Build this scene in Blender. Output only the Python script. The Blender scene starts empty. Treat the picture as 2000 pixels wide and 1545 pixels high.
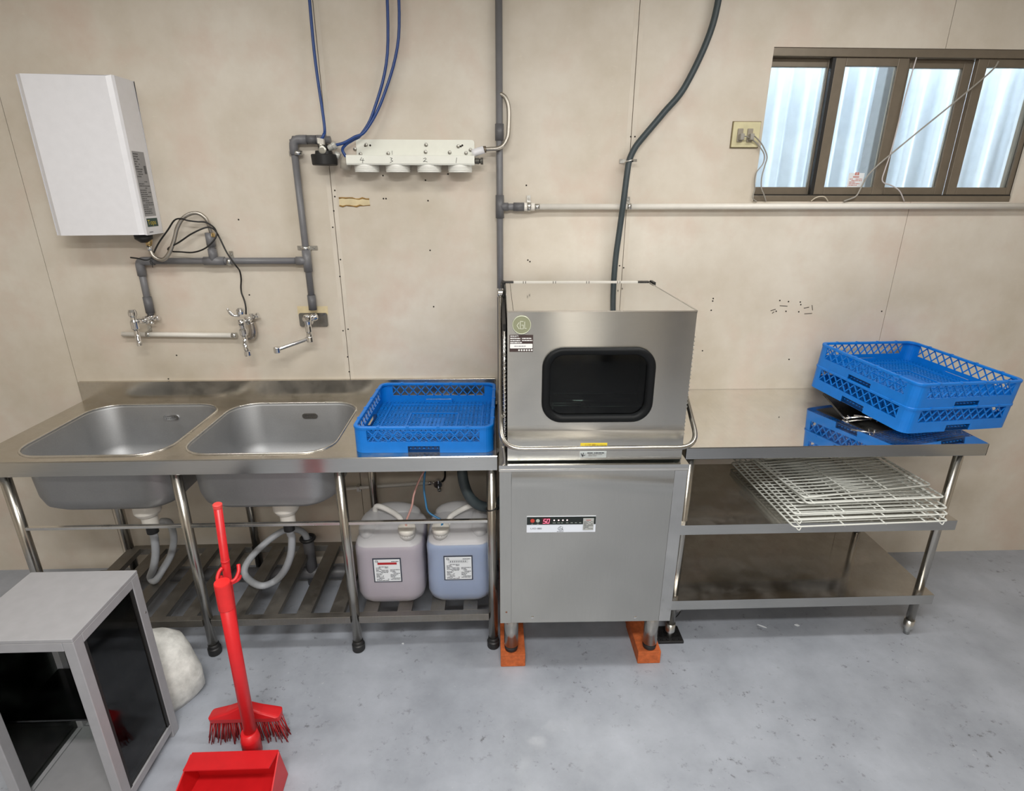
import bpy, math, random
import numpy as np
from mathutils import Vector, Matrix
from mathutils.geometry import tessellate_polygon
sc = bpy.context.scene
COL = sc.collection
rnd = random.Random(7)
PI = math.pi
# ------------------------------------------------------------------ camera
FPX, TH, YA, RO = 1100.2, .3438, -.0356, -.0019
CAM = Vector((0, -2.479, 1.8007))
FW = Vector((-math.sin(YA)*math.cos(TH), math.cos(YA)*math.cos(TH), -math.sin(TH)))
RT0 = Vector((math.cos(YA), math.sin(YA), 0)); UP0 = RT0.cross(FW)
RT = RT0*math.cos(RO) - UP0*math.sin(RO); UP = RT0*math.sin(RO) + UP0*math.cos(RO)
cd = bpy.data.cameras.new('camera'); cam = bpy.data.objects.new('camera', cd); COL.objects.link(cam)
cd.sensor_width = 36; cd.lens = 36*FPX/2000; cd.clip_start = .02
M4 = Matrix((RT, UP, -FW)).transposed().to_4x4(); M4.translation = CAM
cam.matrix_world = M4
sc.camera = cam
# ------------------------------------------------------------------ light
sc.view_settings.view_transform = 'Standard'; sc.view_settings.look = 'None'
sc.view_settings.exposure = 0.0; sc.view_settings.gamma = 1; sc.view_settings.use_curve_mapping = False
w = bpy.data.worlds.new('world'); sc.world = w; w.use_nodes = True
w.node_tree.nodes['Background'].inputs[0].default_value = (.86, .94, 1, 1)
w.node_tree.nodes['Background'].inputs[1].default_value = 12
def area(name, loc, sx, sy, power, col=(1, .97, .91), rot=(0, 0, 0)):
    l = bpy.data.lights.new(name, 'AREA'); l.shape = 'RECTANGLE'; l.size = sx; l.size_y = sy
    l.energy = power; l.color = col
    o = bpy.data.objects.new(name, l); o.location = loc; o.rotation_euler = rot; COL.objects.link(o); return o
TUBE = (1, .985, .95)
area('ceiling_tube_right', (1.2, -1.15, 2.74), 1.25, .16, 21, TUBE)
area('ceiling_tube_left', (-1.25, -1.25, 2.74), 1.25, .16, 15, TUBE)
area('ceiling_tube_middle', (0.0, -2.6, 2.74), 1.25, .2, 64, TUBE)
area('ceiling_tube_back', (0.0, -4.0, 2.74), 1.25, .2, 40, TUBE)
area('added_reflection_light', (.8, -5.12, 1.1), .55, 2.0, 7, (.95, .98, 1), (PI/2, 0, PI))  # unseen light added to put a bright streak in the hood reflection
# ------------------------------------------------------------------ pixel rays onto real planes
def ray(px, py):
    return FW*FPX + RT*(px-1000) + UP*(772.5-py)
def atY(px, py, Y):
    d = ray(px, py); return CAM + d*((Y-CAM.y)/d.y)
def atZ(px, py, Z):
    d = ray(px, py); return CAM + d*((Z-CAM.z)/d.z)
def atX(px, py, X):
    d = ray(px, py); return CAM + d*((X-CAM.x)/d.x)
# ------------------------------------------------------------------ mesh builder
def V(*a): return Vector(a)
def frame(d):
    d = d.normalized(); a = V(0, 0, 1) if abs(d.z) < .9 else V(1, 0, 0)
    x = d.cross(a).normalized(); return x, d.cross(x).normalized()
def smooth_path(pts, k=6, closed=False):
    p = [Vector(q) for q in pts]; n = len(p); out = []
    rng = n if closed else n-1
    for i in range(rng):
        if closed: a, b, c, d = p[(i-1) % n], p[i], p[(i+1) % n], p[(i+2) % n]
        else: a, b, c, d = p[max(i-1, 0)], p[i], p[i+1], p[min(i+2, n-1)]
        for j in range(k):
            t = j/k
            out.append(.5*((2*b)+(c-a)*t+(2*a-5*b+4*c-d)*t*t+(3*b-a-3*c+d)*t**3))
    if not closed: out.append(p[-1])
    return out
def fillet(pts, r, k=5):
    """polyline with rounded corners"""
    p = [Vector(q) for q in pts]; out = [p[0]]
    for i in range(1, len(p)-1):
        a, b, c = p[i-1], p[i], p[i+1]
        d1, d2 = (a-b), (c-b); rr = min(r, d1.length*.49, d2.length*.49)
        s, e = b+d1.normalized()*rr, b+d2.normalized()*rr
        for j in range(k+1):
            t = j/k; out.append(s*(1-t)**2 + b*2*t*(1-t) + e*t*t)
    out.append(p[-1]); return out
def rrect(hx, hy, r, k=5, cx=0, cy=0):
    out = []
    for sx, sy, a0 in ((1, 1, 0), (-1, 1, PI/2), (-1, -1, PI), (1, -1, 1.5*PI)):
        for j in range(k+1):
            a = a0 + j/k*PI/2
            out.append((cx+sx*(hx-r)+r*math.cos(a), cy+sy*(hy-r)+r*math.sin(a)))
    return out
WM = {}
class MB:
    def __init__(s): s.v = []; s.f = []; s.s = []
    def add(s, vs, fs, sm=False):
        o = len(s.v); s.v += [Vector(q) for q in vs]
        for f in fs: s.f.append([i+o for i in f]); s.s.append(sm)
        return s
    def box(s, x0, x1, y0, y1, z0, z1):
        vs = [(x, y, z) for x in (x0, x1) for y in (y0, y1) for z in (z0, z1)]
        return s.add(vs, [(0, 1, 3, 2), (4, 6, 7, 5), (0, 4, 5, 1), (2, 3, 7, 6), (0, 2, 6, 4), (1, 5, 7, 3)])
    def bar(s, p, q, w, h, up=(0, 0, 1)):
        p, q = Vector(p), Vector(q); d = (q-p).normalized(); u = Vector(up)
        x = d.cross(u)
        x = x.normalized() if x.length > 1e-6 else V(1, 0, 0)
        u = x.cross(d).normalized()
        vs = [e+x*a*w/2+u*b*h/2 for e in (p, q) for a in (-1, 1) for b in (-1, 1)]
        return s.add(vs, [(0, 1, 3, 2), (4, 6, 7, 5), (0, 4, 5, 1), (2, 3, 7, 6), (0, 2, 6, 4), (1, 5, 7, 3)])
    def loft(s, rings, c0=True, c1=True, sm=True, closed=False):
        n = len(rings[0]); o = len(s.v)
        for r in rings: s.v += [Vector(q) for q in r]
        m = len(rings)
        for i in range(m if closed else m-1):
            for j in range(n):
                a, b = o+i*n+j, o+i*n+(j+1) % n; k = ((i+1) % m)
                s.f.append([a, b, o+k*n+(j+1) % n, o+k*n+j]); s.s.append(sm)
        if not closed:
            if c0: s.f.append([o+j for j in range(n)][::-1]); s.s.append(False)
            if c1: s.f.append([o+(m-1)*n+j for j in range(n)]); s.s.append(False)
        return s
    def tube(s, path, r, n=10, closed=False, caps=True):
        p = [Vector(q) for q in path]; m = len(p)
        rr = r if hasattr(r, '__len__') else [r]*m
        t = []
        for i in range(m):
            a = p[(i-1) % m] if (closed or i > 0) else p[i]; b = p[(i+1) % m] if (closed or i < m-1) else p[i]
            t.append((b-a).normalized())
        x, y = frame(t[0]); rings = []
        for i in range(m):
            x = (x - t[i]*x.dot(t[i])).normalized(); y = t[i].cross(x)
            rings.append([p[i]+(x*math.cos(2*PI*j/n)+y*math.sin(2*PI*j/n))*rr[i] for j in range(n)])
        return s.loft(rings, caps, caps, True, closed)
    def cyl(s, p, q, r, n=16, r2=None):
        return s.tube([p, q], [r, r if r2 is None else r2], n)
    def lathe(s, prof, org, ax=(0, 0, 1), n=20):
        """prof: (radius, height) along ax from org; ends closed"""
        org, d = Vector(org), Vector(ax).normalized(); x, y = frame(d)
        for i in range(len(prof)-1):
            a, b = prof[i], prof[i+1]
            rg = [[org+d*h+(x*math.cos(2*PI*j/n)+y*math.sin(2*PI*j/n))*max(r, 1e-5) for j in range(n)] for r, h in (a, b)]
            s.loft(rg, i == 0 and a[0] > 1e-4, i == len(prof)-2 and b[0] > 1e-4)
        return s
    def ext(s, outer, holes, mp, w0, w1, sm=False):
        loops = [outer]+list(holes); flat = [q for l in loops for q in l]
        tri = tessellate_polygon([[V(a, b, 0) for a, b in l] for l in loops])
        n = len(flat); o = len(s.v)
        s.v += [Vector(mp(a, b, w0)) for a, b in flat]+[Vector(mp(a, b, w1)) for a, b in flat]
        for t in tri:
            s.f.append([o+i for i in t]); s.s.append(False); s.f.append([o+n+i for i in t][::-1]); s.s.append(False)
        k = 0
        for l in loops:
            m = len(l)
            for j in range(m):
                a, b = o+k+j, o+k+(j+1) % m; s.f.append([a, b, b+n, a+n]); s.s.append(sm)
            k += m
        return s
    def sph(s, c, r, n=12, m=8, sq=(1, 1, 1)):
        c = Vector(c); rings = []
        for i in range(m+1):
            a = -PI/2+PI*i/m; z, q = math.sin(a), max(math.cos(a), .001)
            rings.append([c+V(q*math.cos(2*PI*j/n)*r*sq[0], q*math.sin(2*PI*j/n)*r*sq[1], z*r*sq[2]) for j in range(n)])
        return s.loft(rings)
    def text(s, body, size, org, U=(1, 0, 0), W=(0, 0, 1), off=.0004, align='LEFT', sx=1):
        c = bpy.data.curves.new('t', 'FONT'); c.body = body; c.size = size; c.align_x = align; c.resolution_u = 3
        o = bpy.data.objects.new('t', c); COL.objects.link(o)
        me = bpy.data.meshes.new_from_object(o.evaluated_get(bpy.context.evaluated_depsgraph_get()))
        U, W = Vector(U), Vector(W); N = U.cross(W); org = Vector(org)
        s.add([org+U*v.co.x*sx+W*v.co.y+N*off for v in me.vertices], [list(p.vertices) for p in me.polygons])
        bpy.data.objects.remove(o); bpy.data.meshes.remove(me); bpy.data.curves.remove(c); return s
    def rect(s, org, U, W, x0, x1, y0, y1, off=.0004):
        U, W, org = Vector(U), Vector(W), Vector(org); N = U.cross(W)*off
        return s.add([org+U*a+W*b+N for a, b in ((x0, y0), (x1, y0), (x1, y1), (x0, y1))], [(0, 1, 2, 3)])
    def strokes(s, lines, wd, org, U=(1, 0, 0), W=(0, 0, 1), sc_=1, off=.0005):
        U, W, org = Vector(U), Vector(W), Vector(org); N = U.cross(W)
        for l in lines:
            for (a, b), (c, d) in zip(l[:-1], l[1:]):
                p, q = org+(U*a+W*b)*sc_+N*off, org+(U*c+W*d)*sc_+N*off
                e = (q-p).normalized(); x = e.cross(N)*wd/2; p = p-e*wd*.4; q = q+e*wd*.4
                s.add([p-x, q-x, q+x, p+x], [(0, 1, 2, 3)])
        return s
    def lines(s, org, U, W, x0, x1, y0, y1, rows, fill=.8, h=.5, seed=0, off=.0005):
        """small print: rows of dashes in a rectangle"""
        R = random.Random(seed); dy = (y1-y0)/rows
        for i in range(rows):
            y = y1-dy*(i+.5); x = x0; end = x0+(x1-x0)*(1 if R.random() < .5 else R.uniform(.45, .95))
            while x < end:
                l = min((x1-x0)*R.uniform(.08, .3), end-x)
                if R.random() < fill: s.rect(org, U, W, x, x+l, y-dy*h/2, y+dy*h/2, off)
                x += l+(x1-x0)*.03
        return s
    def build(s, name, mat, parent=None, local=False, bevel=0, kind=None):
        T = WM.get(parent.name, Matrix()) if parent else Matrix()
        me = bpy.data.meshes.new(name)
        vs = s.v if (local or not parent) else [T.inverted() @ q for q in s.v]
        me.from_pydata([tuple(q) for q in vs], [], s.f); me.update()
        me.polygons.foreach_set('use_smooth', s.s)
        me.materials.append(mat)
        o = bpy.data.objects.new(name, me); COL.objects.link(o)
        if parent: o.parent = parent
        WM[o.name] = T
        if bevel:
            b = o.modifiers.new('bevel', 'BEVEL'); b.width = bevel; b.segments = 2; b.limit_method = 'ANGLE'; b.angle_limit = .8
        if kind: o['kind'] = kind
        return o
def thing(name, label, cat, loc=(0, 0, 0), rot=None, group=None):
    o = bpy.data.objects.new(name, None); COL.objects.link(o); o.empty_display_size = .05
    m = Matrix.Translation(Vector(loc)) @ (rot if rot is not None else Matrix())
    o.matrix_world = m; WM[o.name] = m
    return tag(o, label, cat, group)
def tag(o, label, cat, group=None):
    o['label'] = label; o['category'] = cat
    if group: o['group'] = group
    return o
def struct(o): o['kind'] = 'structure'; return o
def copy_tree(o, parent=None):
    c = o.copy(); COL.objects.link(c)
    if parent: c.parent = parent
    for ch in list(o.children): copy_tree(ch, c)
    return c
# ------------------------------------------------------------------ materials
def srgb(r, g, b):
    f = lambda c: c/12.92 if c <= .04045 else ((c+.055)/1.055)**2.4
    return (f(r/255), f(g/255), f(b/255), 1)
def nt_new(name):
    m = bpy.data.materials.new(name); m.use_nodes = True
    return m, m.node_tree, m.node_tree.nodes['Principled BSDF']
def coords(nt, scale, kind='Object'):
    tc = nt.nodes.new('ShaderNodeTexCoord'); mp = nt.nodes.new('ShaderNodeMapping'); mp.inputs['Scale'].default_value = scale
    if kind == 'World':
        g = nt.nodes.new('ShaderNodeNewGeometry'); nt.links.new(g.outputs['Position'], mp.inputs[0])
    else: nt.links.new(tc.outputs[kind], mp.inputs[0])
    return mp.outputs[0]
def noise(nt, vec, scale, detail=4, rough=.5):
    n = nt.nodes.new('ShaderNodeTexNoise'); n.inputs['Scale'].default_value = scale; n.inputs['Detail'].default_value = detail
    n.inputs['Roughness'].default_value = rough; nt.links.new(vec, n.inputs['Vector']); return n.outputs[0]
def ramp(nt, fac, stops):
    r = nt.nodes.new('ShaderNodeValToRGB'); e = r.color_ramp.elements
    while len(e) < len(stops): e.new(.5)
    for i, (p, c) in enumerate(stops):
        e[i].position = p; e[i].color = c if hasattr(c, '__len__') else (c, c, c, 1)
    nt.links.new(fac, r.inputs[0]); return r.outputs[0]
def mixc(nt, fac, a, b, mode='MIX'):
    m = nt.nodes.new('ShaderNodeMix'); m.data_type = 'RGBA'; m.blend_type = mode
    for i, x in ((0, fac), (6, a), (7, b)):
        if hasattr(x, 'is_linked'): nt.links.new(x, m.inputs[i])
        else: m.inputs[i].default_value = x
    return m.outputs[2]
def bump(nt, bs, h, strength, dist=.001):
    b = nt.nodes.new('ShaderNodeBump'); b.inputs['Strength'].default_value = strength; b.inputs['Distance'].default_value = dist
    nt.links.new(h, b.inputs['Height']); nt.links.new(b.outputs[0], bs.inputs['Normal'])
def plain(name, col, rough=.5, metal=0, var=.08, scale=30, spec=.5, bmp=0, coat=0):
    m, nt, bs = nt_new(name); v = coords(nt, (1, 1, 1)); n = noise(nt, v, scale)
    lo = tuple(c*(1-var) for c in col[:3])+(1,); hi = tuple(min(1, c*(1+var)) for c in col[:3])+(1,)
    nt.links.new(ramp(nt, n, [(.3, lo), (.7, hi)]), bs.inputs['Base Color'])
    bs.inputs['Roughness'].default_value = rough; bs.inputs['Metallic'].default_value = metal
    bs.inputs['Specular IOR Level'].default_value = spec; bs.inputs['Coat Weight'].default_value = coat
    if bmp: bump(nt, bs, noise(nt, v, scale*4), bmp)
    return m
def steel(name, col=(.56, .55, .52, 1), rough=.28, brush=(1, 1, 60), rv=.1, dirt=0, dirtcol=(.3, .27, .22, 1), aniso=0, bmp=.06, wav=0):
    m, nt, bs = nt_new(name); v = coords(nt, brush); n = noise(nt, v, 12, 3)
    v2 = coords(nt, (1, 1, 1)); big = noise(nt, v2, 3.5, 5, .6)
    bs.inputs['Metallic'].default_value = 1
    c = ramp(nt, n, [(.2, tuple(x*.9 for x in col[:3])+(1,)), (.8, col)])
    if dirt:
        d = ramp(nt, noise(nt, v2, 9, 6, .65), [(.42, (0, 0, 0, 1)), (.75, (1, 1, 1, 1))])
        mm = nt.nodes.new('ShaderNodeMath'); mm.operation = 'MULTIPLY'; mm.inputs[1].default_value = dirt; nt.links.new(d, mm.inputs[0])
        c = mixc(nt, mm.outputs[0], c, dirtcol)
        m2 = nt.nodes.new('ShaderNodeMath'); m2.operation = 'MULTIPLY_ADD'; m2.inputs[1].default_value = -.6; m2.inputs[2].default_value = 1
        nt.links.new(mm.outputs[0], m2.inputs[0]); nt.links.new(m2.outputs[0], bs.inputs['Metallic'])
    nt.links.new(c, bs.inputs['Base Color'])
    r = ramp(nt, big, [(.3, rough-rv*.5), (.7, rough+rv*.5)])
    nt.links.new(r, bs.inputs['Roughness'])
    if aniso:
        bs.inputs['Anisotropic'].default_value = aniso
        t = nt.nodes.new('ShaderNodeTangent'); t.direction_type = 'RADIAL'; t.axis = 'Z'; bs.inputs['Anisotropic Rotation'].default_value = .25; nt.links.new(t.outputs[0], bs.inputs['Tangent'])
    if wav:
        a = nt.nodes.new('ShaderNodeMath'); a.operation = 'MULTIPLY_ADD'; a.inputs[1].default_value = wav
        nt.links.new(noise(nt, v2, 2.2, 1), a.inputs[0])
        b2 = nt.nodes.new('ShaderNodeMath'); b2.operation = 'MULTIPLY'; b2.inputs[1].default_value = bmp*.05; nt.links.new(n, b2.inputs[0])
        nt.links.new(b2.outputs[0], a.inputs[2]); bump(nt, bs, a.outputs[0], 1, .02)
    elif bmp: bump(nt, bs, n, bmp, .0006)
    return m
def glass(name, tint=(.9, .95, .95, 1), rough=0.0, fac=None, ior=1.5):
    """thin pane: mirror-like at grazing angles, tinted see-through otherwise"""
    m = bpy.data.materials.new(name); m.use_nodes = True; nt = m.node_tree; nt.nodes.clear()
    o = nt.nodes.new('ShaderNodeOutputMaterial'); mx = nt.nodes.new('ShaderNodeMixShader'); fr = nt.nodes.new('ShaderNodeFresnel')
    fr.inputs[0].default_value = ior
    t = nt.nodes.new('ShaderNodeBsdfTransparent'); t.inputs[0].default_value = tint
    g = nt.nodes.new('ShaderNodeBsdfGlossy'); g.inputs['Roughness'].default_value = max(rough, .02)
    v = coords(nt, (1, 1, 1)); n = ramp(nt, noise(nt, v, 14, 4), [(.35, .02), (.8, .16)]); nt.links.new(n, g.inputs['Roughness'])
    nt.links.new(fr.outputs[0], mx.inputs[0]); nt.links.new(t.outputs[0], mx.inputs[1]); nt.links.new(g.outputs[0], mx.inputs[2])
    nt.links.new(mx.outputs[0], o.inputs[0]); return m
def emit(name, col, st):
    m, nt, bs = nt_new(name); bs.inputs['Base Color'].default_value = col
    bs.inputs['Emission Color'].default_value = col; bs.inputs['Emission Strength'].default_value = st; return m
def wall_mat():
    m, nt, bs = nt_new('painted_board'); v = coords(nt, (1, 1, 1), 'World')
    base = ramp(nt, noise(nt, v, 1.6, 6, .62), [(.32, srgb(193, 182, 164)), (.5, srgb(208, 199, 185)), (.66, srgb(219, 212, 200))])
    pink = ramp(nt, noise(nt, v, 3.1, 5, .6), [(.5, (0, 0, 0, 1)), (.7, (.7, .7, .7, 1))])
    c = mixc(nt, pink, base, srgb(205, 184, 169))
    scr = ramp(nt, noise(nt, coords(nt, (1, 1, 3), 'World'), 22, 6, .7), [(.6, (0, 0, 0, 1)), (.75, (.5, .5, .5, 1))])
    c = mixc(nt, scr, c, srgb(222, 214, 198))
    dk = ramp(nt, noise(nt, coords(nt, (3, 3, 1.2), 'World'), 17, 8, .75), [(.66, (0, 0, 0, 1)), (.78, (.55, .55, .55, 1))])
    c = mixc(nt, dk, c, srgb(150, 136, 116))
    nt.links.new(c, bs.inputs['Base Color']); bs.inputs['Roughness'].default_value = .5
    bump(nt, bs, noise(nt, v, 260, 2), .12, .001); return m
def floor_mat():
    m, nt, bs = nt_new('painted_concrete'); v = coords(nt, (1, 1, 1), 'World')
    base = ramp(nt, noise(nt, v, 2.5, 7, .65), [(.3, srgb(140, 145, 154)), (.7, srgb(172, 177, 187))])
    dk = ramp(nt, noise(nt, v, 26, 9, .72), [(.575, (0, 0, 0, 1)), (.65, (.75, .75, .75, 1))])
    msk = ramp(nt, noise(nt, v, 3.3, 3), [(.45, (.1, .1, .1, 1)), (.66, (1, 1, 1, 1))])
    mm = mixc(nt, 1.0, dk, msk, 'MULTIPLY')
    c = mixc(nt, mm, base, srgb(62, 60, 58))
    wt = ramp(nt, noise(nt, v, 60, 4, .6), [(.68, (0, 0, 0, 1)), (.74, (.5, .5, .5, 1))])
    c = mixc(nt, wt, c, srgb(196, 198, 200))
    nt.links.new(c, bs.inputs['Base Color'])
    nt.links.new(ramp(nt, noise(nt, v, 8, 4), [(.3, .28), (.7, .5)]), bs.inputs['Roughness'])
    bump(nt, bs, noise(nt, v, 40, 6), .25, .002); return m
def haze_plastic(name, col, trans=.45, rough=.35):
    """milky thin polyethylene: scatters and lets part of what is inside show"""
    m = bpy.data.materials.new(name); m.use_nodes = True; nt = m.node_tree; bs = nt.nodes['Principled BSDF']; o = nt.nodes['Material Output']
    n = noise(nt, coords(nt, (1, 1, 1)), 8, 3)
    nt.links.new(ramp(nt, n, [(.3, tuple(c*.95 for c in col[:3])+(1,)), (.7, col)]), bs.inputs['Base Color']); bs.inputs['Roughness'].default_value = rough
    tl = nt.nodes.new('ShaderNodeBsdfTranslucent'); tl.inputs[0].default_value = col
    tr = nt.nodes.new('ShaderNodeBsdfTransparent'); m1 = nt.nodes.new('ShaderNodeMixShader'); m2 = nt.nodes.new('ShaderNodeMixShader')
    m1.inputs[0].default_value = .35; m2.inputs[0].default_value = trans
    nt.links.new(bs.outputs[0], m1.inputs[1]); nt.links.new(tl.outputs[0], m1.inputs[2])
    nt.links.new(m1.outputs[0], m2.inputs[1]); nt.links.new(tr.outputs[0], m2.inputs[2]); nt.links.new(m2.outputs[0], o.inputs[0])
    return m
def weave_mat():
    m, nt, bs = nt_new('woven_sack'); v = coords(nt, (1, 1, 1))
    n = noise(nt, v, 22, 5, .6)
    nt.links.new(ramp(nt, n, [(.35, srgb(196, 196, 192)), (.65, srgb(232, 232, 228))]), bs.inputs['Base Color']); bs.inputs['Roughness'].default_value = .6
    w1 = nt.nodes.new('ShaderNodeTexWave'); w1.inputs['Scale'].default_value = 110; nt.links.new(v, w1.inputs[0])
    bump(nt, bs, w1.outputs[1], .25, .001); return m
WALL, FLOOR = wall_mat(), floor_mat()
CEIL = plain('ceiling_paint', srgb(226, 222, 212), .7)
DARKGAP = plain('dark_gap', srgb(66, 58, 48), .9)
HOLE = plain('dark_hole', srgb(40, 34, 28), .9)
RAWBOARD = plain('raw_board', srgb(214, 198, 160), .8, var=.1)
RUSTY = plain('rusty_edge', srgb(150, 116, 62), .9, var=.3)
S_HOOD = steel('brushed_hood_steel', (.56, .55, .515, 1), .21, (1, 1, 70), .05, aniso=.95, wav=.3)
S_BASE = steel('brushed_base_steel', (.52, .51, .475, 1), .2, (70, 70, 1), .05, aniso=.3, wav=.4)
S_TOP = steel('hood_top_steel', (.72, .715, .70, 1), .06, (2, 60, 1), .03, bmp=.02)
S_POL = steel('polished_steel', (.92, .91, .88, 1), .04, (30, 1, 1), .03, bmp=.0, dirt=.1, dirtcol=(.5, .46, .4, 1))
S_EDGE = steel('table_edge_steel', (.58, .575, .55, 1), .18, (1, 60, 60), .08, bmp=.03)
S_SHELF = steel('shelf_steel', (.58, .555, .52, 1), .1, (30, 1, 1), .1, dirt=.3, dirtcol=(.2, .17, .14, 1), bmp=.02)
S_SINK = steel('stained_sink_top', (.62, .59, .53, 1), .22, (1, 40, 1), .1, dirt=.5, dirtcol=(.36, .29, .22, 1), bmp=.04)
S_BOWL = steel('matt_bowl_steel', (.42, .425, .435, 1), .55, (20, 20, 20), .1, dirt=.3, dirtcol=(.38, .39, .4, 1), bmp=.06)
S_RIM = steel('bowl_rim_steel', (.74, .72, .68, 1), .25, (4, 4, 4), .1, dirt=.3, dirtcol=(.5, .47, .4, 1))
S_LEG = steel('tube_leg_steel', (.5, .48, .44, 1), .24, (1, 1, 30), .06, dirt=.15, dirtcol=(.26, .23, .2, 1), bmp=.02)
S_SLAT = steel('dirty_slat_steel', (.33, .315, .29, 1), .42, (20, 1, 1), .12, dirt=.75, dirtcol=(.16, .14, .115, 1))
CHROME = steel('chrome', (.8, .8, .8, 1), .07, (5, 5, 5), .03, bmp=0)
GALV = steel('galvanised', (.62, .62, .6, 1), .3, (9, 9, 9), .1, bmp=.04)
BRASS = steel('brass', (.68, .5, .24, 1), .3, (9, 9, 9), .1)
BRAID = steel('braided_steel', (.5, .47, .42, 1), .35, (300, 300, 300), .1, bmp=.3)
PVC = plain('grey_pvc', srgb(112, 112, 115), .4, var=.06)
PVCD = plain('dark_grey_pvc', srgb(94, 94, 97), .45, var=.06)
WPIPE = plain('white_pipe', srgb(226, 222, 214), .35, var=.03)
RUBBER = plain('black_rubber', srgb(30, 30, 31), .5, var=.1)
GASKET = plain('window_gasket', srgb(15, 17, 19), .5, var=.05, spec=.2)
CABLE = plain('black_cable', srgb(22, 21, 20), .45)
HOSE = plain('dark_green_hose', srgb(56, 66, 70), .5, var=.08)
WHITE = plain('white_enamel', srgb(228, 228, 232), .3, var=.02)
CREAM = plain('cream_enamel', srgb(232, 233, 224), .4, var=.02)
CUP = plain('white_cup_plastic', srgb(232, 232, 226), .4, var=.02)
BLUE = plain('blue_rack_plastic', srgb(0, 116, 208), .42, var=.05)
BLUE_SHADE = plain('blue_recess_shade', srgb(0, 62, 118), .45, var=.05)  # darker copy of the rack blue, recess shade put into the colour
BLUET = plain('blue_tube', srgb(24, 62, 126), .35)
BLUE2 = plain('blue_dosing_tube', srgb(40, 112, 160), .35)
PINKT = plain('pink_dosing_tube', srgb(196, 150, 142), .4)
RED = plain('red_plastic', srgb(206, 30, 36), .4, var=.04)
BRICK = plain('orange_brick', srgb(192, 98, 50), .85, var=.2, scale=60, bmp=.3)
BLACKP = plain('black_plastic', srgb(26, 26, 27), .45)
IVORY = plain('ivory_plastic', srgb(206, 198, 160), .45)
GREYW = plain('grey_wire', srgb(150, 146, 138), .5)
WWIRE = plain('white_coated_wire', srgb(226, 228, 222), .35, var=.03)
BROWNAL = plain('brown_aluminium', srgb(122, 112, 98), .4, metal=.3, var=.06)
BLACKAL = plain('black_seal', srgb(28, 27, 26), .5)
GREYAL = plain('grey_aluminium', srgb(164, 164, 168), .4, metal=.15, var=.04)
GHOSE = plain('grey_corrugated_hose', srgb(176, 180, 186), .5, var=.05)
CAN = haze_plastic('milky_can_plastic', srgb(230, 230, 232), .42)
CANH = plain('milky_handle', srgb(214, 212, 208), .4)
LIQP = plain('pink_liquid', srgb(152, 132, 160), .4, var=.02)
LIQB = plain('blue_liquid', srgb(28, 122, 196), .4, var=.02)
PAPER = plain('label_paper', srgb(226, 230, 234), .5, var=.01)
INK = plain('dark_print', srgb(66, 68, 76), .6, var=.02)
INKW = plain('white_print', srgb(236, 236, 234), .5, var=.02)
INKR = plain('red_print', srgb(170, 22, 30), .6, var=.04)
NAVY = plain('label_border', srgb(48, 54, 70), .5, var=.02)
BROWNST = plain('brown_sticker', srgb(64, 50, 48), .45, var=.03)
BADGE = plain('badge_metal', srgb(152, 156, 128), .35, metal=.4, var=.03)
BADGEI = plain('badge_relief', srgb(214, 218, 200), .3, metal=.3, var=.03)
YEL = plain('yellow_sticker', srgb(232, 206, 60), .45, var=.03)
LBGREY = plain('grey_label', srgb(150, 150, 152), .5, var=.03)
TEAL = plain('dark_teal_sticker', srgb(24, 62, 58), .4, var=.05)
GOLD = plain('yellow_print', srgb(206, 186, 70), .5)
PANELBK = plain('black_panel', srgb(22, 30, 26), .3, var=.03)
PANELWH = plain('white_panel', srgb(224, 230, 240), .35, var=.01)
DISPL = plain('display_window', srgb(70, 8, 22), .3)
LED = emit('red_digits', (1, .2, .32, 1), 1.5)
LEDW = emit('indicator_light', (1, .72, .72, 1), 1.6)
BTNR = plain('red_button', srgb(190, 64, 50), .4)
BTNG = plain('grey_button', srgb(170, 178, 170), .4)
TINT = glass('tinted_glass', (.36, .40, .385, 1), ior=1.4)
PANE = glass('window_glass', (.93, .96, .97, 1))
PANEG = glass('cabinet_glass', (.62, .68, .66, 1))
SHEET = plain('corrugated_sheet', srgb(222, 232, 242), .5, var=.04)
DARKIN = plain('wash_chamber', srgb(84, 90, 88), .35, metal=.5)
SACK = weave_mat()
SCATTER = plain('pale_scatter', srgb(224, 222, 226), .6, var=.03)  # pale colour stands in for light scattered above the liquid
JOINT = plain('joint_filler', srgb(210, 201, 187), .6, var=.06, scale=12)
S_MIR = steel('mirror_post_steel', (.6, .59, .565, 1), .07, (60, 60, 1), .04, bmp=.0, wav=.25)
BRISTLE = plain('red_bristles', srgb(170, 30, 34), .7)
# ================================================================== the room
XL, XR, YF, ZC = -3.2, 3.3, -5.2, 2.8
struct(MB().box(XL, XR, YF, .06, -.06, 0).build('floor', FLOOR))
struct(MB().box(XL, XR, YF, .06, ZC, ZC+.06).build('ceiling', CEIL))
struct(MB().box(XL-.06, XL, YF, .06, 0, ZC).build('wall_left', WALL))
struct(MB().box(XR, XR+.06, YF, .06, 0, ZC).build('wall_right', WALL))
struct(MB().box(XL, XR, YF-.06, YF, 0, ZC).build('wall_front', WALL))
d1 = MB().box(.08, .56, YF+.0, YF+.05, 0, 2.1).build('reflection_panel_1', plain('dark_reflection_panel', srgb(70, 62, 54), .5), bevel=.004); struct(d1)  # unseen dark panel, added only for a dark band on the hood
MB().sph((.5, YF+.08, 1.0), .028, 12, 8).build('reflection_panel_knob', CHROME, d1)  # knob on the added panel, unseen too
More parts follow.
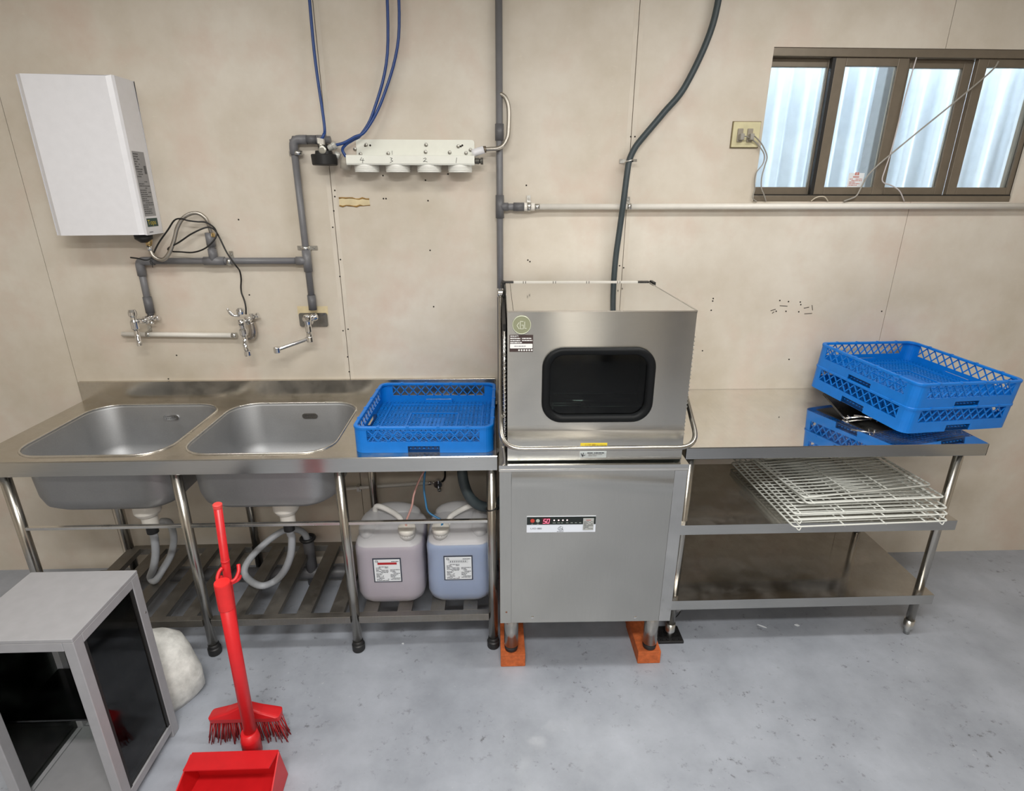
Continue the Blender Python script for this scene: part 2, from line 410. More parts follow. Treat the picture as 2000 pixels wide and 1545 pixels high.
for i, (a, b, c) in enumerate(((1.12, 1.24, (96, 96, 94)), (1.82, 2.02, (88, 76, 70)))): struct(MB().box(a, b, YF, YF+.08, 0, ZC).build('reflection_strip_%d' % (i+1), plain('dark_reflection_strip', srgb(*c), .5)))  # unseen dark strips added to break up the hood reflection
WX0, WX1, WZ0, WZ1 = 1.105, 2.225, 1.772, 2.34
def wmap(a, b, c): return (a, c, b)
hole = [(WX0, WZ0), (WX1, WZ0), (WX1, WZ1), (WX0, WZ1)]
wb = MB().ext([(XL, 0), (XR, 0), (XR, ZC), (XL, ZC)], [hole], wmap, .010, .055).build('wall_back', DARKGAP)
struct(wb)
seams = [XL, -1.873, -.6525, .5683, 1.788, XR]
g = .0012
def panel(x0, x1):
    x0 += g; x1 -= g
    if x0 < WX0 < x1: out = [(x0, 0), (x1, 0), (x1, WZ0), (WX0, WZ0), (WX0, WZ1), (x1, WZ1), (x1, ZC), (x0, ZC)]
    elif x0 < WX1 < x1: out = [(x0, 0), (x1, 0), (x1, ZC), (x0, ZC), (x0, WZ1), (WX1, WZ1), (WX1, WZ0), (x0, WZ0)]
    else: out = [(x0, 0), (x1, 0), (x1, ZC), (x0, ZC)]
    MB().ext(out, [], wmap, 0, .012).build('wall_panel', WALL, wb)
for a, b in zip(seams[:-1], seams[1:]): panel(a, b)
for x in (-.6525, .5683):
    for s in (-1, 1): MB().box(min(x+s*.0016, x+s*.019), max(x+s*.0016, x+s*.019), -.0005, .0002, 1.0 if x < 0 else .92, ZC).build('joint_strip', JOINT, wb)
holes = [(466, 429), (654, 384), (748, 343), (831, 352), (875, 340), (749, 388), (754, 388), (836, 392), (840, 489), (650, 444), (665, 507), (664, 540), (487, 576), (290, 566), (329, 740), (345, 694),
         (847, 599), (670, 646), (680, 643), (679, 697), (682, 726), (1028, 362), (1031, 508), (1035, 511), (1210, 519), (1218, 523), (1232, 267), (1240, 267), (1393, 583), (1392, 588), (1389, 606),
         (1372, 685), (1523, 587), (1540, 589), (1563, 590), (1564, 595), (1560, 609), (1516, 608), (1535, 608), (1722, 608), (1541, 702), (654, 372), (652, 412)]
m = MB()
for x, y in holes:
    p = atY(x, y, 0); m.lathe([(.0034, 0), (.0034, .0008), (.0018, .001)], (p.x, 0, p.z), (0, -1, 0), 8)
m.build('screw_hole', HOLE, wb, kind='stuff')
# scuffs where brackets were torn off (right wall) and the cut-out patch
m = MB()
for pts in ([(1505, 607), (1515, 604)], [(1570, 602), (1580, 600)], [(1586, 596), (1587, 606)], [(1571, 613), (1586, 612)], [(1508, 612), (1512, 609)], [(1523, 597), (1538, 598)]):
    q = [atY(x, y, -.0006) for x, y in pts]; m.tube(q, .0013, 6)
m.build('scuff_mark', HOLE, wb, kind='stuff')
a = atY(662, 386, 0); b = atY(721, 388, 0); c = atY(723, 402, 0); d = atY(663, 402, 0)
m = MB().add([q+V(0, -.0008, 0) for q in (d, c, b, a)]+[q+V(0, .001, 0) for q in (d, c, b, a)], [(0, 1, 2, 3), (0, 4, 5, 1), (1, 5, 6, 2), (2, 6, 7, 3), (3, 7, 4, 0)])
m.build('cut_out_patch', RAWBOARD, wb)
R_ = random.Random(3); m = MB()
for p, q, n in ((a, b, 9), (d, c, 9)):
    pts = [p.lerp(q, i/n)+V(0, -.001, R_.uniform(-.003, .003)) for i in range(n+1)]
    m.tube(pts, [.0012+R_.random()*.0025 for _ in pts], 6)
m.build('torn_edge', RUSTY, wb)
m = MB().add([atY(580, 598, -.0007), atY(640, 598, -.0007), atY(641, 614, -.0007), atY(582, 614, -.0007)][::-1], [(0, 1, 2, 3)])
m.build('torn_board', RAWBOARD, wb)
# ------------------------------------------------------------------ window
win = bpy.data.objects.new('window_1', None); COL.objects.link(win); struct(win); win.location = (WX0, 0, WZ0); WM[win.name] = Matrix.Translation((WX0, 0, WZ0))
m = MB()
m.box(WX0, WX1, .004, .075, WZ0, WZ0+.024).box(WX0, WX1, .004, .075, WZ1-.03, WZ1)
m.box(WX0-.02, WX0-.0, .02, .075, WZ0, WZ1).box(WX1, WX1+.02, .02, .075, WZ0, WZ1)
m.build('window_frame', BROWNAL, win, bevel=.002)
MB().box(WX0, WX1, .008, .04, WZ0+.0235, WZ0+.028).build('track', BLACKAL, win)
def sash(x0, x1, y, lw=.018, rw=.045):
    z0, z1 = WZ0+.028, WZ1-.03
    f = MB().box(x0, x0+lw, y, y+.022, z0, z1).box(x1-rw, x1, y, y+.022, z0, z1).box(x0+lw, x1-rw, y, y+.022, z0, z0+.03).box(x0+lw, x1-rw, y, y+.022, z1-.03, z1).build('sash', BROWNAL, win, bevel=.002)
    MB().box(x0+lw, x1-rw, y+.008, y+.012, z0+.03, z1-.03).build('pane', PANE, f)
    return f
sash(WX0-.015, 1.368, .04, .018, .016); f2 = sash(1.366, 1.664, .014, .043, .045)
MB().box(1.352, 1.366, .012, .03, WZ0+.028, WZ1-.03).build('black_seal', BLACKAL, f2)
sash(1.668, 1.95, .04, .02, .04); sash(1.946, WX1+.012, .014, .04, .03)
# paper stuck on the second pane
t = thing('paper_notice', 'whitish square notice with red print stuck on the second window pane', 'notice', (1.56, .02, 1.83))
n0 = atY(1653, 367, .0205); n1 = atY(1683, 367, .0205); n2 = atY(1688, 338, .0205); n3 = atY(1656, 337, .0205)
cx = (n0.x+n1.x)/2; wN = .0335; z0, z1 = n0.z, n2.z
MB().box(cx-wN, cx+wN, .0198, .0204, z0, z1).build('sheet', PAPER, t)
MB().lines((cx, .0198, z0), (1, 0, 0), (0, 0, 1), -wN*.8, wN*.8, .008, .038, 5, .9, .5, 4).rect((cx, .0198, z0), (1, 0, 0), (0, 0, 1), -.008, .0, .05, .062).rect((cx, .0198, z0), (1, 0, 0), (0, 0, 1), .002, .010, .05, .062).rect((cx, .0198, z0), (1, 0, 0), (0, 0, 1), -.014, .012, .041, .046).build('print', plain('faded_red_print', srgb(196, 130, 122), .6), t)
# corrugated cladding of the neighbouring wall, seen through the glass
N = 64; m = MB(); r0, r1 = [], []
x0, x1 = .2, 3.6
pts = [(x0+(x1-x0)*i/400) for i in range(401)]
prof = lambda x: .55+.016*max(-1, min(.45, 1.9*math.sin(2*PI*x/.133)))
vs = [(x, prof(x), z) for z in (.5, 4.0) for x in pts]+[(x, prof(x)+.006, z) for z in (.5, 4.0) for x in pts]
n = len(pts); fs = [(i, i+1, n+i+1, n+i) for i in range(n-1)]+[(2*n+i, 3*n+i, 3*n+i+1, 2*n+i+1) for i in range(n-1)]
m.add(vs, fs, True)
tag(m.build('corrugated_cladding', SHEET), 'pale blue corrugated cladding seen outside through the window glass', 'cladding')

pl_ = MB().box(atY(1697, 320, .4).x, atY(1724, 320, .4).x, .40, .47, .5, 4.0).build('outside_pillar', plain('grey_render', srgb(120, 122, 124), .8), bevel=.004)
tag(pl_, 'grey pillar outside seen through the right of the second pane', 'pillar')
# ================================================================== sink counter
ZS, YS = .912, -.638
SX0, SX1 = -1.86, .012
sink = thing('sink_counter', 'stainless double sink counter with tube legs and slatted undershelf left of dishwasher', 'sink', (-.92, -.32, 0))
def bowl_rr(x0, x1): return rrect((x1-x0)/2, .262, .11, 7, (x0+x1)/2, -.336)
BL, BR = (-1.748, -1.198), (-1.148, -.598)
top_map = lambda a, b, c: (a, b, c)
m = MB().ext([(SX0, YS), (SX1, YS), (SX1, -.018), (SX0, -.018)], [bowl_rr(*BL), bowl_rr(*BR)], top_map, ZS, ZS-.0015)
m.build('worktop', S_SINK, sink)
m = MB().loft([[(x, YS+.004-dy, ZS-dz) for x in (SX0, SX1)] + [(x, YS+.006-dy, ZS-dz-.0001) for x in (SX1, SX0)] for dy, dz in ((0, 0), (.004, .0012), (.006, .004), (.006, .058), (.004, .0595), (-.02, .0595))], sm=False)
m.build('apron', S_EDGE, sink)
MB().box(SX1-.002, SX1, YS, -.018, ZS-.055, ZS).build('apron_end', S_EDGE, sink)
sp = MB().box(SX0, SX1, -.018, -.014, ZS-.01, ZS+.09).box(SX0, SX1, -.018, -.0005, ZS+.088, ZS+.0905)
sp.build('backsplash', S_SINK, sink, bevel=.001)
def bowl(x0, x1, dx):
    cx, cy = (x0+x1)/2, -.336
    def ring(i, z): return [(a, b, z) for a, b in rrect((x1-x0)/2-i, .262-i, max(.11-i*.3, .05), 7, cx, cy)]
    prof = [(0, ZS+.0005), (.004, ZS-.01), (.012, ZS-.18), (.022, ZS-.22), (.05, ZS-.245), (.09, ZS-.252), (.2, ZS-.258)]
    inner = [ring(i, z) for i, z in prof]; outer = [ring(i-.0015, z-.002) for i, z in prof]
    b = MB().loft(outer[::-1]+inner).build('bowl', S_BOWL, sink)
    rim = [(a, c, ZS+.0012) for a, c in rrect((x1-x0)/2+.002, .264, .112, 7, cx, cy)]
    MB().tube(rim, .0042, 6, closed=True).build('bowl_rim', S_RIM, b)
    # overflow grille on the back wall
    yb = cy+.262-.0085
    gx = cx+dx; gz = ZS-.058
    q = rrect(.034, .0125, .0124, 5)
    gr = MB().ext([(gx+u, gz+v) for u, v in q], [[(gx+dx2+u, gz+dz+v) for u, v in rrect(.003, .0022, .002, 2)] for dx2 in (-.02, -.012, -.004, .004, .012, .02) for dz in (-.0045, .0045)], wmap, yb-.003, yb+.004)
    gr.build('overflow_grille', CHROME if dx < .04 else steel('dull_grille', (.3, .29, .27, 1), .35, (5, 5, 5)), b)
    # drain basket and tail
    xd, yd = atY(562 if x0 > -1.3 else 292, 1011, -.45).x, -.45
    MB().lathe([(.0, -.006), (.03, -.006), (.045, -.001), (.057, .0015), (.057, -.002)], (xd, yd, ZS-.2535), (0, 0, 1), 20).build('drain_basket', CHROME, b)
    zt = ZS-.262
    MB().lathe([(.05, .012), (.050, -.052), (.042, -.066), (.031, -.07), (.029, -.118), (.02, -.122)], (xd, yd, zt), (0, 0, 1), 22).build('drain_fitting', WPIPE, sink)
    return b
bowl(*BL, .03); bowl(*BR, .045)
LX = [-1.775, -1.166, -.5736, -.0092]
for x in LX:
    for y in (-.59, -.085):
        l = MB().cyl((x, y, .045), (x, y, ZS-.055), .019, 20).build('leg', S_LEG, sink)
        MB().lathe([(.024, 0), (.026, .004), (.026, .03), (.022, .034), (.021, .05)], (x, y, 0), (0, 0, 1), 18).build('foot', RUBBER, l)
        MB().lathe([(.022, -.05), (.03, -.004), (.03, 0)], (x, y, ZS-.0016), (0, 0, 1), 18).build('socket', S_LEG, l)
for a, b in zip(LX[:-1], LX[1:]):
    MB().box(a+.017, b-.017, -.598, -.584, .607, .619).build('front_rail', S_RIM, sink, bevel=.001)
    MB().box(a+.017, b-.017, -.604, -.574, .146, .178).build('shelf_rail', S_SLAT, sink, bevel=.001)
    MB().box(a+.017, b-.017, -.1, -.07, .146, .178).build('shelf_rail', S_SLAT, sink, bevel=.001)
def slat(x):
    MB().box(x-.029, x+.029, -.575, -.098, .176, .1785).box(x-.029, x-.0265, -.575, -.098, .155, .177).box(x+.0265, x+.029, -.575, -.098, .155, .177).build('slat', S_SLAT, sink)
for x in (-.5145, -.3755, -.2385, -.1035): slat(x)
for k in range(4): slat(-.652-.134*k)
for k in range(5): slat(-1.245-.125*k)
# ================================================================== drains under the bowls
def corr(path, r=.0155):
    p = smooth_path(path, 14); L = [0]
    for a, b in zip(p[:-1], p[1:]): L.append(L[-1]+(b-a).length)
    # resample at 3 mm, radius alternates
    out, rr = [], []; n = int(L[-1]/.0032); j = 0
    for i in range(n+1):
        s = L[-1]*i/n
        while j < len(L)-2 and L[j+1] < s: j += 1
        t = (s-L[j])/max(L[j+1]-L[j], 1e-9); out.append(p[j].lerp(p[j+1], min(t, 1))); rr.append(r*(1 if i % 2 else .9))
    return MB().tube(out, rr, 12)
def hose_thing(name, label, path, cuff=True):
    t = thing(name, label, 'hose', (path[0][0], path[0][1], .18))
    corr(path).build('corrugated_hose', GHOSE, t)
    p = Vector(path[0]); MB().lathe([(.021, .012), (.022, 0), (.022, -.05), (.019, -.052)], p+V(0, 0, .01), (0, 0, 1), 18).build('cuff', RUBBER, t)
    return t
def drain_path(px, pts): x = atY(px, 1011, -.45).x; return [(x, -.45, .536), (x, -.45, .48)]+pts
def aY(l): return [tuple(atY(*q)) for q in l]
hose_thing('drain_hose', 'grey corrugated drain hose looping under the right bowl into the standpipe', drain_path(562, aY([(570, 1050, -.45), (568, 1082, -.44), (557, 1112, -.42)])+[tuple(atZ(x, y, .197)) for x, y in ((538, 1134), (510, 1144))]+aY([(484, 1130, -.36), (478, 1110, -.33), (496, 1082, -.29), (528, 1053, -.24), (556, 1036, -.2), (580, 1034, -.165), (597, 1046, -.15), (602, 1075, -.15)])))
hose_thing('drain_hose', 'grey corrugated drain hose hanging below the left bowl', drain_path(292, aY([(302, 1052, -.45), (304, 1080, -.44), (300, 1108, -.42)])+[tuple(atZ(x, y, .199)) for x, y in ((294, 1127), (303, 1134))]+aY([(318, 1112, -.36), (333, 1086, -.29), (339, 1060, -.22), (338, 1040, -.17), (330, 1020, -.13), (316, 1018, -.11)])))
t = thing('standpipe', 'grey drain standpipe with black collar behind the slatted shelf', 'pipe', (-.885, -.15, 0))
s0 = atY(601, 1052, -.15)
MB().lathe([(.026, 0), (.026, s0.z), (.022, s0.z), (.022, s0.z-.03)], (s0.x, -.15, 0), (0, 0, 1), 20).build('riser', PVCD, t)
MB().tube([(s0.x+.03*math.cos(a*PI/8), -.15+.03*math.sin(a*PI/8), s0.z+.002) for a in range(16)], .0085, 8, closed=True).build('collar', RUBBER, t)
MB().cyl((-1.9, -.15, .06), (-.1, -.15, .06), .03, 16).build('floor_pipe', PVCD, t)
# small supply pipe and stop valve under the counter
t = thing('supply_pipe', 'thin white supply pipe with chrome stop valve below the counter', 'pipe', (-.5, -.02, .45))
MB().tube([atY(500, 966, -.025), atY(838, 943.5, -.025)], .0085, 10).build('pipe', WPIPE, t)
MB().cyl(atY(836, 943.6, -.025), atY(843, 943, -.025), .011, 10).build('coupling', CHROME, t)
v0 = atY(856, 942, -.03)
vv = MB().lathe([(.008, 0), (.016, .004), (.016, .02), (.010, .024), (.010, .034), (.02, .036), (.02, .044), (.006, .046)], v0+V(0, .02, 0), (0, -1, 0), 14).cyl(v0+V(-.028, 0, 0), v0+V(.02, 0, 0), .009, 10).build('valve_body', CHROME, t)
MB().cyl(v0, v0+V(.004, -.0, -.035), .008, 10).lathe([(.01, 0), (.012, .004), (.012, .012), (.004, .014)], v0+V(.004, 0, -.034), (0, 0, -1), 10).build('valve_outlet', CHROME, vv)
MB().tube(smooth_path([v0+V(.015, 0, 0), v0+V(.03, -.005, .02), v0+V(.036, -.008, .06), v0+V(.035, -.008, .2)], 5), .005, 8).build('feed_line', CABLE, t)
tc = atY(700, 953, -.025)
MB().box(tc.x-.006, tc.x+.006, -.037, -.001, tc.z-.013, tc.z+.011).box(tc.x-.006, tc.x+.006, -.006, -.001, tc.z-.03, tc.z).build('clamp', GALV, t)
# ================================================================== right work table
ZT, YT, TX0, TX1 = .9326, -.639, .70, 1.835
tb = thing('work_table', 'stainless work table with two undershelves right of dishwasher', 'table', (1.27, -.32, 0))
m = MB().loft([[(x, YT+.003-dy, ZT-dz) for x in (TX0, TX1)]+[(x, YT+.005-dy, ZT-dz-.0001) for x in (TX1, TX0)] for dy, dz in ((0, 0), (.002, .0008), (.003, .003), (.003, .046), (.001, .0485), (-.02, .0485))], sm=False)
MB().box(TX0, TX1, YT+.002, -.003, ZT-.0015, ZT).build('tabletop', S_POL, tb)
m.build('apron', steel('table_front_steel', (.42, .42, .41, 1), .12, (1, 60, 60), .06, bmp=.02), tb)
for xe in (TX0, TX1-.002): MB().box(xe, xe+.002, YT, -.003, ZT-.048, ZT-.0016).build('apron_end', S_EDGE, tb)
zm, zl = .5925, .235
for z, d in ((zm, .044), (zl, .046)):
    s = MB().box(TX0+.012, TX1-.012, YT+.022, -.105, z-.0015, z).build('shelf', S_SHELF, tb)
    MB().box(TX0+.012, TX1-.012, YT+.0195, YT+.0215, z-d*.97, z).box(TX0+.012, TX1-.012, -.105, -.103, z-.04, z).build('shelf_edge', S_EDGE, s)
for x in (.745, 1.79):
    for y in (-.575, -.145):
        l = MB().cyl((x, y, .05), (x, y, ZT-.04), .017, 18).build('leg', S_LEG, tb)
        MB().lathe([(.012, 0), (.012, .03), (.02, .034), (.02, .075)], (x, y, .012 if y < -.3 and x < 1 else 0), (0, 0, 1), 16).build('foot', GALV, l)
k = MB().sph((.79, -.50, .115), .026, 14, 10, (1, 1, 1.35)).build('float_knob', LBGREY, tb)
MB().tube(smooth_path([(.745, -.555, .075), (.775, -.53, .066), (.81, -.50, .08), (.80, -.47, .1)], 5), .0022, 6).build('tie_wire', CABLE, tb)
MB().cyl((.79, -.50, .14), (.79, -.50, .19), .009, 10).build('bracket', GALV, tb)
mt = thing('rubber_pad', 'black square studded rubber pad under the work table leg', 'pad', (.749, -.56, 0))
MB().box(.692, .80, -.605, -.512, 0, .012).build('pad', RUBBER, mt, bevel=.002)
m = MB()
for i in range(4):
    for j in range(4):
        m.lathe([(.007, 0), (.006, .003), (.003, .003)], (.708+i*.026, -.592+j*.022, .0115), (0, 0, 1), 8)
m.build('stud', BLACKP, mt, kind='stuff')
# ================================================================== dishwasher
DWM = Matrix.Translation((.0474, -.72, 0)) @ Matrix.Rotation(-.0134, 4, 'Z')
dw = thing('dishwasher', 'upright stainless hood dishwasher with dark window and lift bar in the centre', 'dishwasher', (.0474, -.72, 0), Matrix.Rotation(-.0134, 4, 'Z'))
DWI = DWM.inverted()
def dl(px, py, v=0):
    o = DWI @ CAM; d = DWI.to_3x3() @ ray(px, py); return o+d*((v-o.y)/d.y)
HW, HD, H0, H1 = .603, .605, .9345, 1.453
def L(mb, name, mat, par=dw, **k): return mb.build(name, mat, par, local=True, **k)
fm = lambda a, b, c: (a, c, b)
wc = (.2995, 1.2055)      # window centre
win_hole = [(wc[0]+a, wc[1]+b) for a, b in rrect(.162, .109, .05, 8)]
hb = MB().ext([(0, 1.062), (HW, 1.062), (HW, H1), (0, H1)], [win_hole], fm, 0, .004)
rg = []
for i in range(17):
    z = 1.062-(1.062-H0)*i/16; t_ = min(1, (1.062-z)/.07); rg += [(x, -.006*t_*t_*(3-2*t_), z) for x in (0, HW)]
hb.add(rg, [(2*i, 2*i+2, 2*i+3, 2*i+1) for i in range(16)], True)
hood = L(hb, 'hood_front', S_HOOD)
L(MB().box(0, .004, .004, HD, H0, H1-.004), 'hood_side', S_HOOD); L(MB().box(HW-.004, HW, .004, HD, H0, H1-.004), 'hood_side', S_HOOD)
L(MB().box(0, HW, HD-.004, HD, H0, H1-.004), 'hood_back', S_HOOD)
tp = L(MB().box(.0, HW, .0005, HD, H1-.004, H1), 'hood_top', S_TOP, bevel=.001)
L(MB().box(.018, .0195, .004, HD-.01, H1, H1+.0008), 'hood_seam', DARKGAP, tp)
L(MB().box(.0, HW, -.0012, .0005, H1-.003, H1+.0006), 'top_edge', S_RIM, tp)
L(MB().box(HW-.003, HW+.001, .0, HD, H1-.006, H1+.0012), 'side_edge', GALV, tp)
# chamber seen through the glass
ch = MB().box(.006, .02, .006, HD-.006, H0+.002, H1-.006).box(HW-.02, HW-.006, .006, HD-.006, H0+.002, H1-.006).box(.02, HW-.02, HD-.02, HD-.006, H0+.002, H1-.006).box(.02, HW-.02, .006, HD-.02, H1-.02, H1-.006).box(.0, HW, .006, HD-.01, H0-.02, H0+.002)
L(ch, 'wash_chamber', DARKIN)
rk = MB()
rk.tube([(.13, .07, 1.116), (.257, .07, 1.116)], .0032, 8).tube([(.125, .06, 1.111), (.258, .06, 1.111)], .0032, 8).tube([(.158, .065, 1.06), (.158, .065, 1.12)], .0032, 8).tube([(.06, .03, 1.088), (.55, .03, 1.088)], .003, 8).tube([(.02, .5, 1.0), (.58, .5, 1.0)], .004, 8).tube([(.26, .06, 1.107), (.5, .06, 1.107)], .0015, 6)
L(rk, 'rack_guide', steel('guide_rod', (.9, .9, .88, 1), .45, (5, 5, 5), .05, bmp=0))
L(MB().tube([(.12, .3, 1.04), (.48, .3, 1.04)], .012, 10).lathe([(.03, 0), (.03, .03), (.01, .05)], (.3, .3, .99), (0, 0, 1), 14), 'spray_arm', CHROME)
# window rubber and pane
ring_o = [(wc[0]+a, wc[1]+b) for a, b in rrect(.1855, .1295, .068, 9)]
def gring(hx, hy, r, y): return [(wc[0]+a, y, wc[1]+b) for a, b in rrect(hx, hy, r, 9)]
gk = MB().loft([gring(.1855, .1295, .068, -.001), gring(.1855, .1295, .068, -.009), gring(.182, .126, .065, -.014), gring(.176, .12, .06, -.0155), gring(.165, .110, .051, -.0135), gring(.1595, .1055, .047, -.008), gring(.1585, .1045, .046, .004)], False, False)
L(gk, 'window_gasket', GASKET)
L(MB().ext([(wc[0]+a, wc[1]+b) for a, b in rrect(.161, .107, .048, 8)], [], fm, .0025, .0065), 'window_pane', TINT)
# lift bar
bz, bv = 1.0035, -.06
pth = [(-.021, .5, 1.435), (-.021, bv, bz), (HW+.036, bv, bz), (HW+.036, .45, 1.345)]
bar = L(MB().tube(fillet(pth, .075, 8), .0085, 12), 'lift_bar', S_LEG)
for u, vv_, zz_ in ((-.021, .49, 1.43), (HW+.036, .44, 1.34)):
    L(MB().lathe([(.016, -.012), (.018, -.008), (.018, .008), (.016, .012)], (u, vv_, zz_), (1, 0, 0), 14), 'pivot', CHROME, bar)
# linkage column in the gap on each side
for u0, u1 in ((-.0145, -.004), (HW+.004, HW+.0145)):
    g_ = L(MB().box(u0, u1, .05, .54, H0-.008, 1.4).box(u0, u1, .56, .62, H0-.008, 1.46), 'side_guide', BLACKP)
    um = (u0+u1)/2
    L(MB().tube([(um, .035, H0-.005), (um, .04, 1.38)], .004, 8), 'link_rod', CHROME, g_)
    L(MB().tube([(um+.0055*math.cos(a*.7), .036+.0055*math.sin(a*.7), 1.0+.0016*a) for a in range(230)], .0011, 5), 'spring', GALV, g_)
L(MB().tube(smooth_path([(-.016, -.02, .995), (-.011, -.022, .96), (-.011, -.022, .935), (-.016, -.022, .925)], 5), .0045, 8), 'stop_hook', S_LEG)
# rear column and cap rail
L(MB().box(-.02, HW+.02, HD+.008, HD+.055, .3, 1.448), 'rear_column', S_BASE)
cr_ = L(MB().box(.034, .556, HD+.006, HD+.016, 1.45, 1.4575), 'cap_rail', WPIPE)
m = MB()
for u in (.075, .085, .2, .21, .34, .35, .47, .48): m.box(u-.0012, u+.0012, HD+.0055, HD+.0062, 1.45, 1.4578)
L(m, 'rail_tick', DARKGAP, cr_, kind='stuff')
L(MB().box(.556, .605, HD+.0, HD+.03, 1.446, 1.456).box(-.015, .034, HD+.0, HD+.03, 1.446, 1.456), 'rail_end', BLACKP)
# ---- base
BX0, BX1, BY, BZ0, BZ1 = -.0285, .6225, -.029, .2585, .927
L(MB().box(BX0+.002, BX1-.002, BY+.003, .6, BZ0+.002, BZ1-.02), 'cabinet', S_BASE)
s0_, s1_ = .0145, .5775
L(MB().box(BX0, s0_-.001, BY, BY+.02, BZ0, .903), 'front_post', S_BASE, bevel=.0008)
L(MB().box(s1_+.001, BX1, BY, BY+.02, BZ0, .903), 'front_post', S_MIR, bevel=.0008)
nu, nz = 14, 44; zf = [BZ0+.001+(.903-BZ0-.001)*(i/nz)**.6 for i in range(nz+1)]
fv = [(s0_+(s1_-s0_)*k/nu, BY+.0005-.0042*math.exp(-((z-(.872-.028*(k/nu)**2))/.022)**2), z) for z in zf for k in range(nu+1)]
fpm = MB().add(fv, [(i*(nu+1)+k, i*(nu+1)+k+1, (i+1)*(nu+1)+k+1, (i+1)*(nu+1)+k) for i in range(nz) for k in range(nu)], True).box(s0_, s1_, BY+.001, BY+.02, BZ0+.001, .903)
fp = L(fpm, 'front_panel', S_BASE)
for u, z in ((.0941, .2835), (.4877, .2765)): L(MB().lathe([(.0055, 0), (.0055, .001), (.003, .0028), (.0, .003)], (u, BY+.0005, z), (0, -1, 0), 12), 'screw', CHROME, fp)
L(MB().lathe([(.004, 0), (.003, .001)], (-.005, BY, .31), (0, -1, 0), 10), 'rust_spot', plain('rust', srgb(120, 78, 60), .8))
# tray rim the hood closes on
L(MB().ext([(BX0-.001, BY-.003), (BX1+.001, BY-.003), (BX1+.001, .6), (BX0-.001, .6)], [[(.004, .004), (HW-.004, .004), (HW-.004, .59), (.004, .59)]], lambda a, b, c: (a, b, c), .906, .9275), 'tray_rim', S_EDGE, bevel=.0015)
L(MB().box(BX0, BX1, BY-.004, BY-.001, .9055, .914), 'rim_lip', S_RIM)
L(MB().box(.0, HW, .0, .59, .915, .925), 'tank_deck', DARKIN)
for u, v in ((.0151, .05), (.5784, .05), (.0151, .53), (.5784, .53)):
    lg = L(MB().lathe([(.0285, .088), (.0285, BZ0+.01)], (u, v, 0), (0, 0, 1), 24), 'leg', S_LEG)
    L(MB().lathe([(.022, .061), (.026, .064), (.0275, .074), (.0275, .079), (.024, .081), (.0265, .083), (.0265, .089)], (u, v, 0), (0, 0, 1), 24), 'foot', RUBBER, lg)
# ---- control strip
U, W = (1, 0, 0), (0, 0, 1)
c0 = dl(1028.7, 1009, BY); c1 = dl(1162, 1039, BY); cu0, cu1, cz0, cz1 = .0675, .3135, .6615, .7265; czm = .694
cp_ = L(MB().box(cu0, cu1, BY-.003, BY, cz0, cz1), 'control_panel', PANELWH, bevel=.0006)
L(MB().box(cu0+.0005, cu1-.0005, BY-.0036, BY-.0028, czm, cz1-.0005), 'display_strip', PANELBK, cp_)
O = (cu0, BY-.0037, cz0); cw = cu1-cu0
L(MB().box(cu0+.0545, cu0+.083, BY-.0042, BY-.0034, .6965, .7215), 'display', DISPL, cp_)
L(MB().strokes([[(.55, 1), (.05, 1), (0, .5), (.5, .5), (.45, 0), (-.05, 0)]], .0014, (cu0+.0585, BY-.0043, .7005), U, (.12, 0, 1), .0165).strokes([[(.05, 1), (.55, 1), (.5, 0), (0, 0), (.05, 1)]], .0014, (cu0+.0705, BY-.0043, .7005), U, (.12, 0, 1), .0165), 'digits', LED, cp_)
L(MB().lathe([(.0078, 0), (.0078, .0012), (.006, .002)], (cu0+.0205, BY-.0036, .7105), (0, -1, 0), 18), 'button', BTNR, cp_)
L(MB().lathe([(.0068, 0), (.0068, .0012), (.005, .002)], (cu0+.0395, BY-.0036, .7105), (0, -1, 0), 18), 'button', BTNG, cp_)
for i, x in enumerate((.0975, .1132, .1285, .1435)): L(MB().lathe([(.0028, 0), (.002, .0008)], (cu0+x, BY-.0036, .7115), (0, -1, 0), 10), 'indicator', LEDW, cp_)
m = MB()
for x, wd in ((.0205, .008), (.0395, .007), (.098, .011), (.1135, .009), (.128, .011), (.144, .008), (.16, .008), (.175, .008), (.19, .008)):
    m.lines(O, U, W, x-wd/2, x+wd/2, .0375 if x > .05 else .0345, .0415 if x > .05 else .0375, 1, 1, .7, int(x*1000))
L(m, 'panel_print', plain('pale_print', srgb(150, 156, 150), .6), cp_)
LOGO = [[(.3, 0), (.02, .45), (.28, .82)], [(.82, .96), (.45, 1), (.45, 0), (.85, 0), (.85, .5), (.64, .5)], [(1.02, .92), (1.02, .06), (1.25, .06)]]
m = MB().text('LXD-880', .0098, (cu0+.0135, BY-.0032, cz0+.0135), U, W, sx=1.1).strokes(LOGO, .0013, (cu0+.1115, BY-.0032, cz0+.0085), U, W, .0165)
m.lines((cu0, BY-.0031, cz0), U, W, .108, .137, .002, .005, 1, 1, .6, 5)
L(m, 'panel_lettering', INK, cp_)
st = L(MB().box(cu0+.2005, cu0+.2385, BY-.0046, BY-.0037, cz0+.009, cz1-.0075), 'grey_sticker', plain('silver_sticker', srgb(176, 178, 176), .4, var=.03), cp_)
L(MB().lines((cu0+.2, BY-.0047, cz0), U, W, .003, .036, .013, .046, 8, .85, .5, 8), 'sticker_print', plain('grey_print', srgb(104, 108, 108), .6), cp_)
L(MB().rect((cu0+.2, BY-.0047, cz0), U, W, .011, .028, .0485, .0515), 'sticker_heading', plain('dull_red_print', srgb(170, 104, 104), .6), cp_)
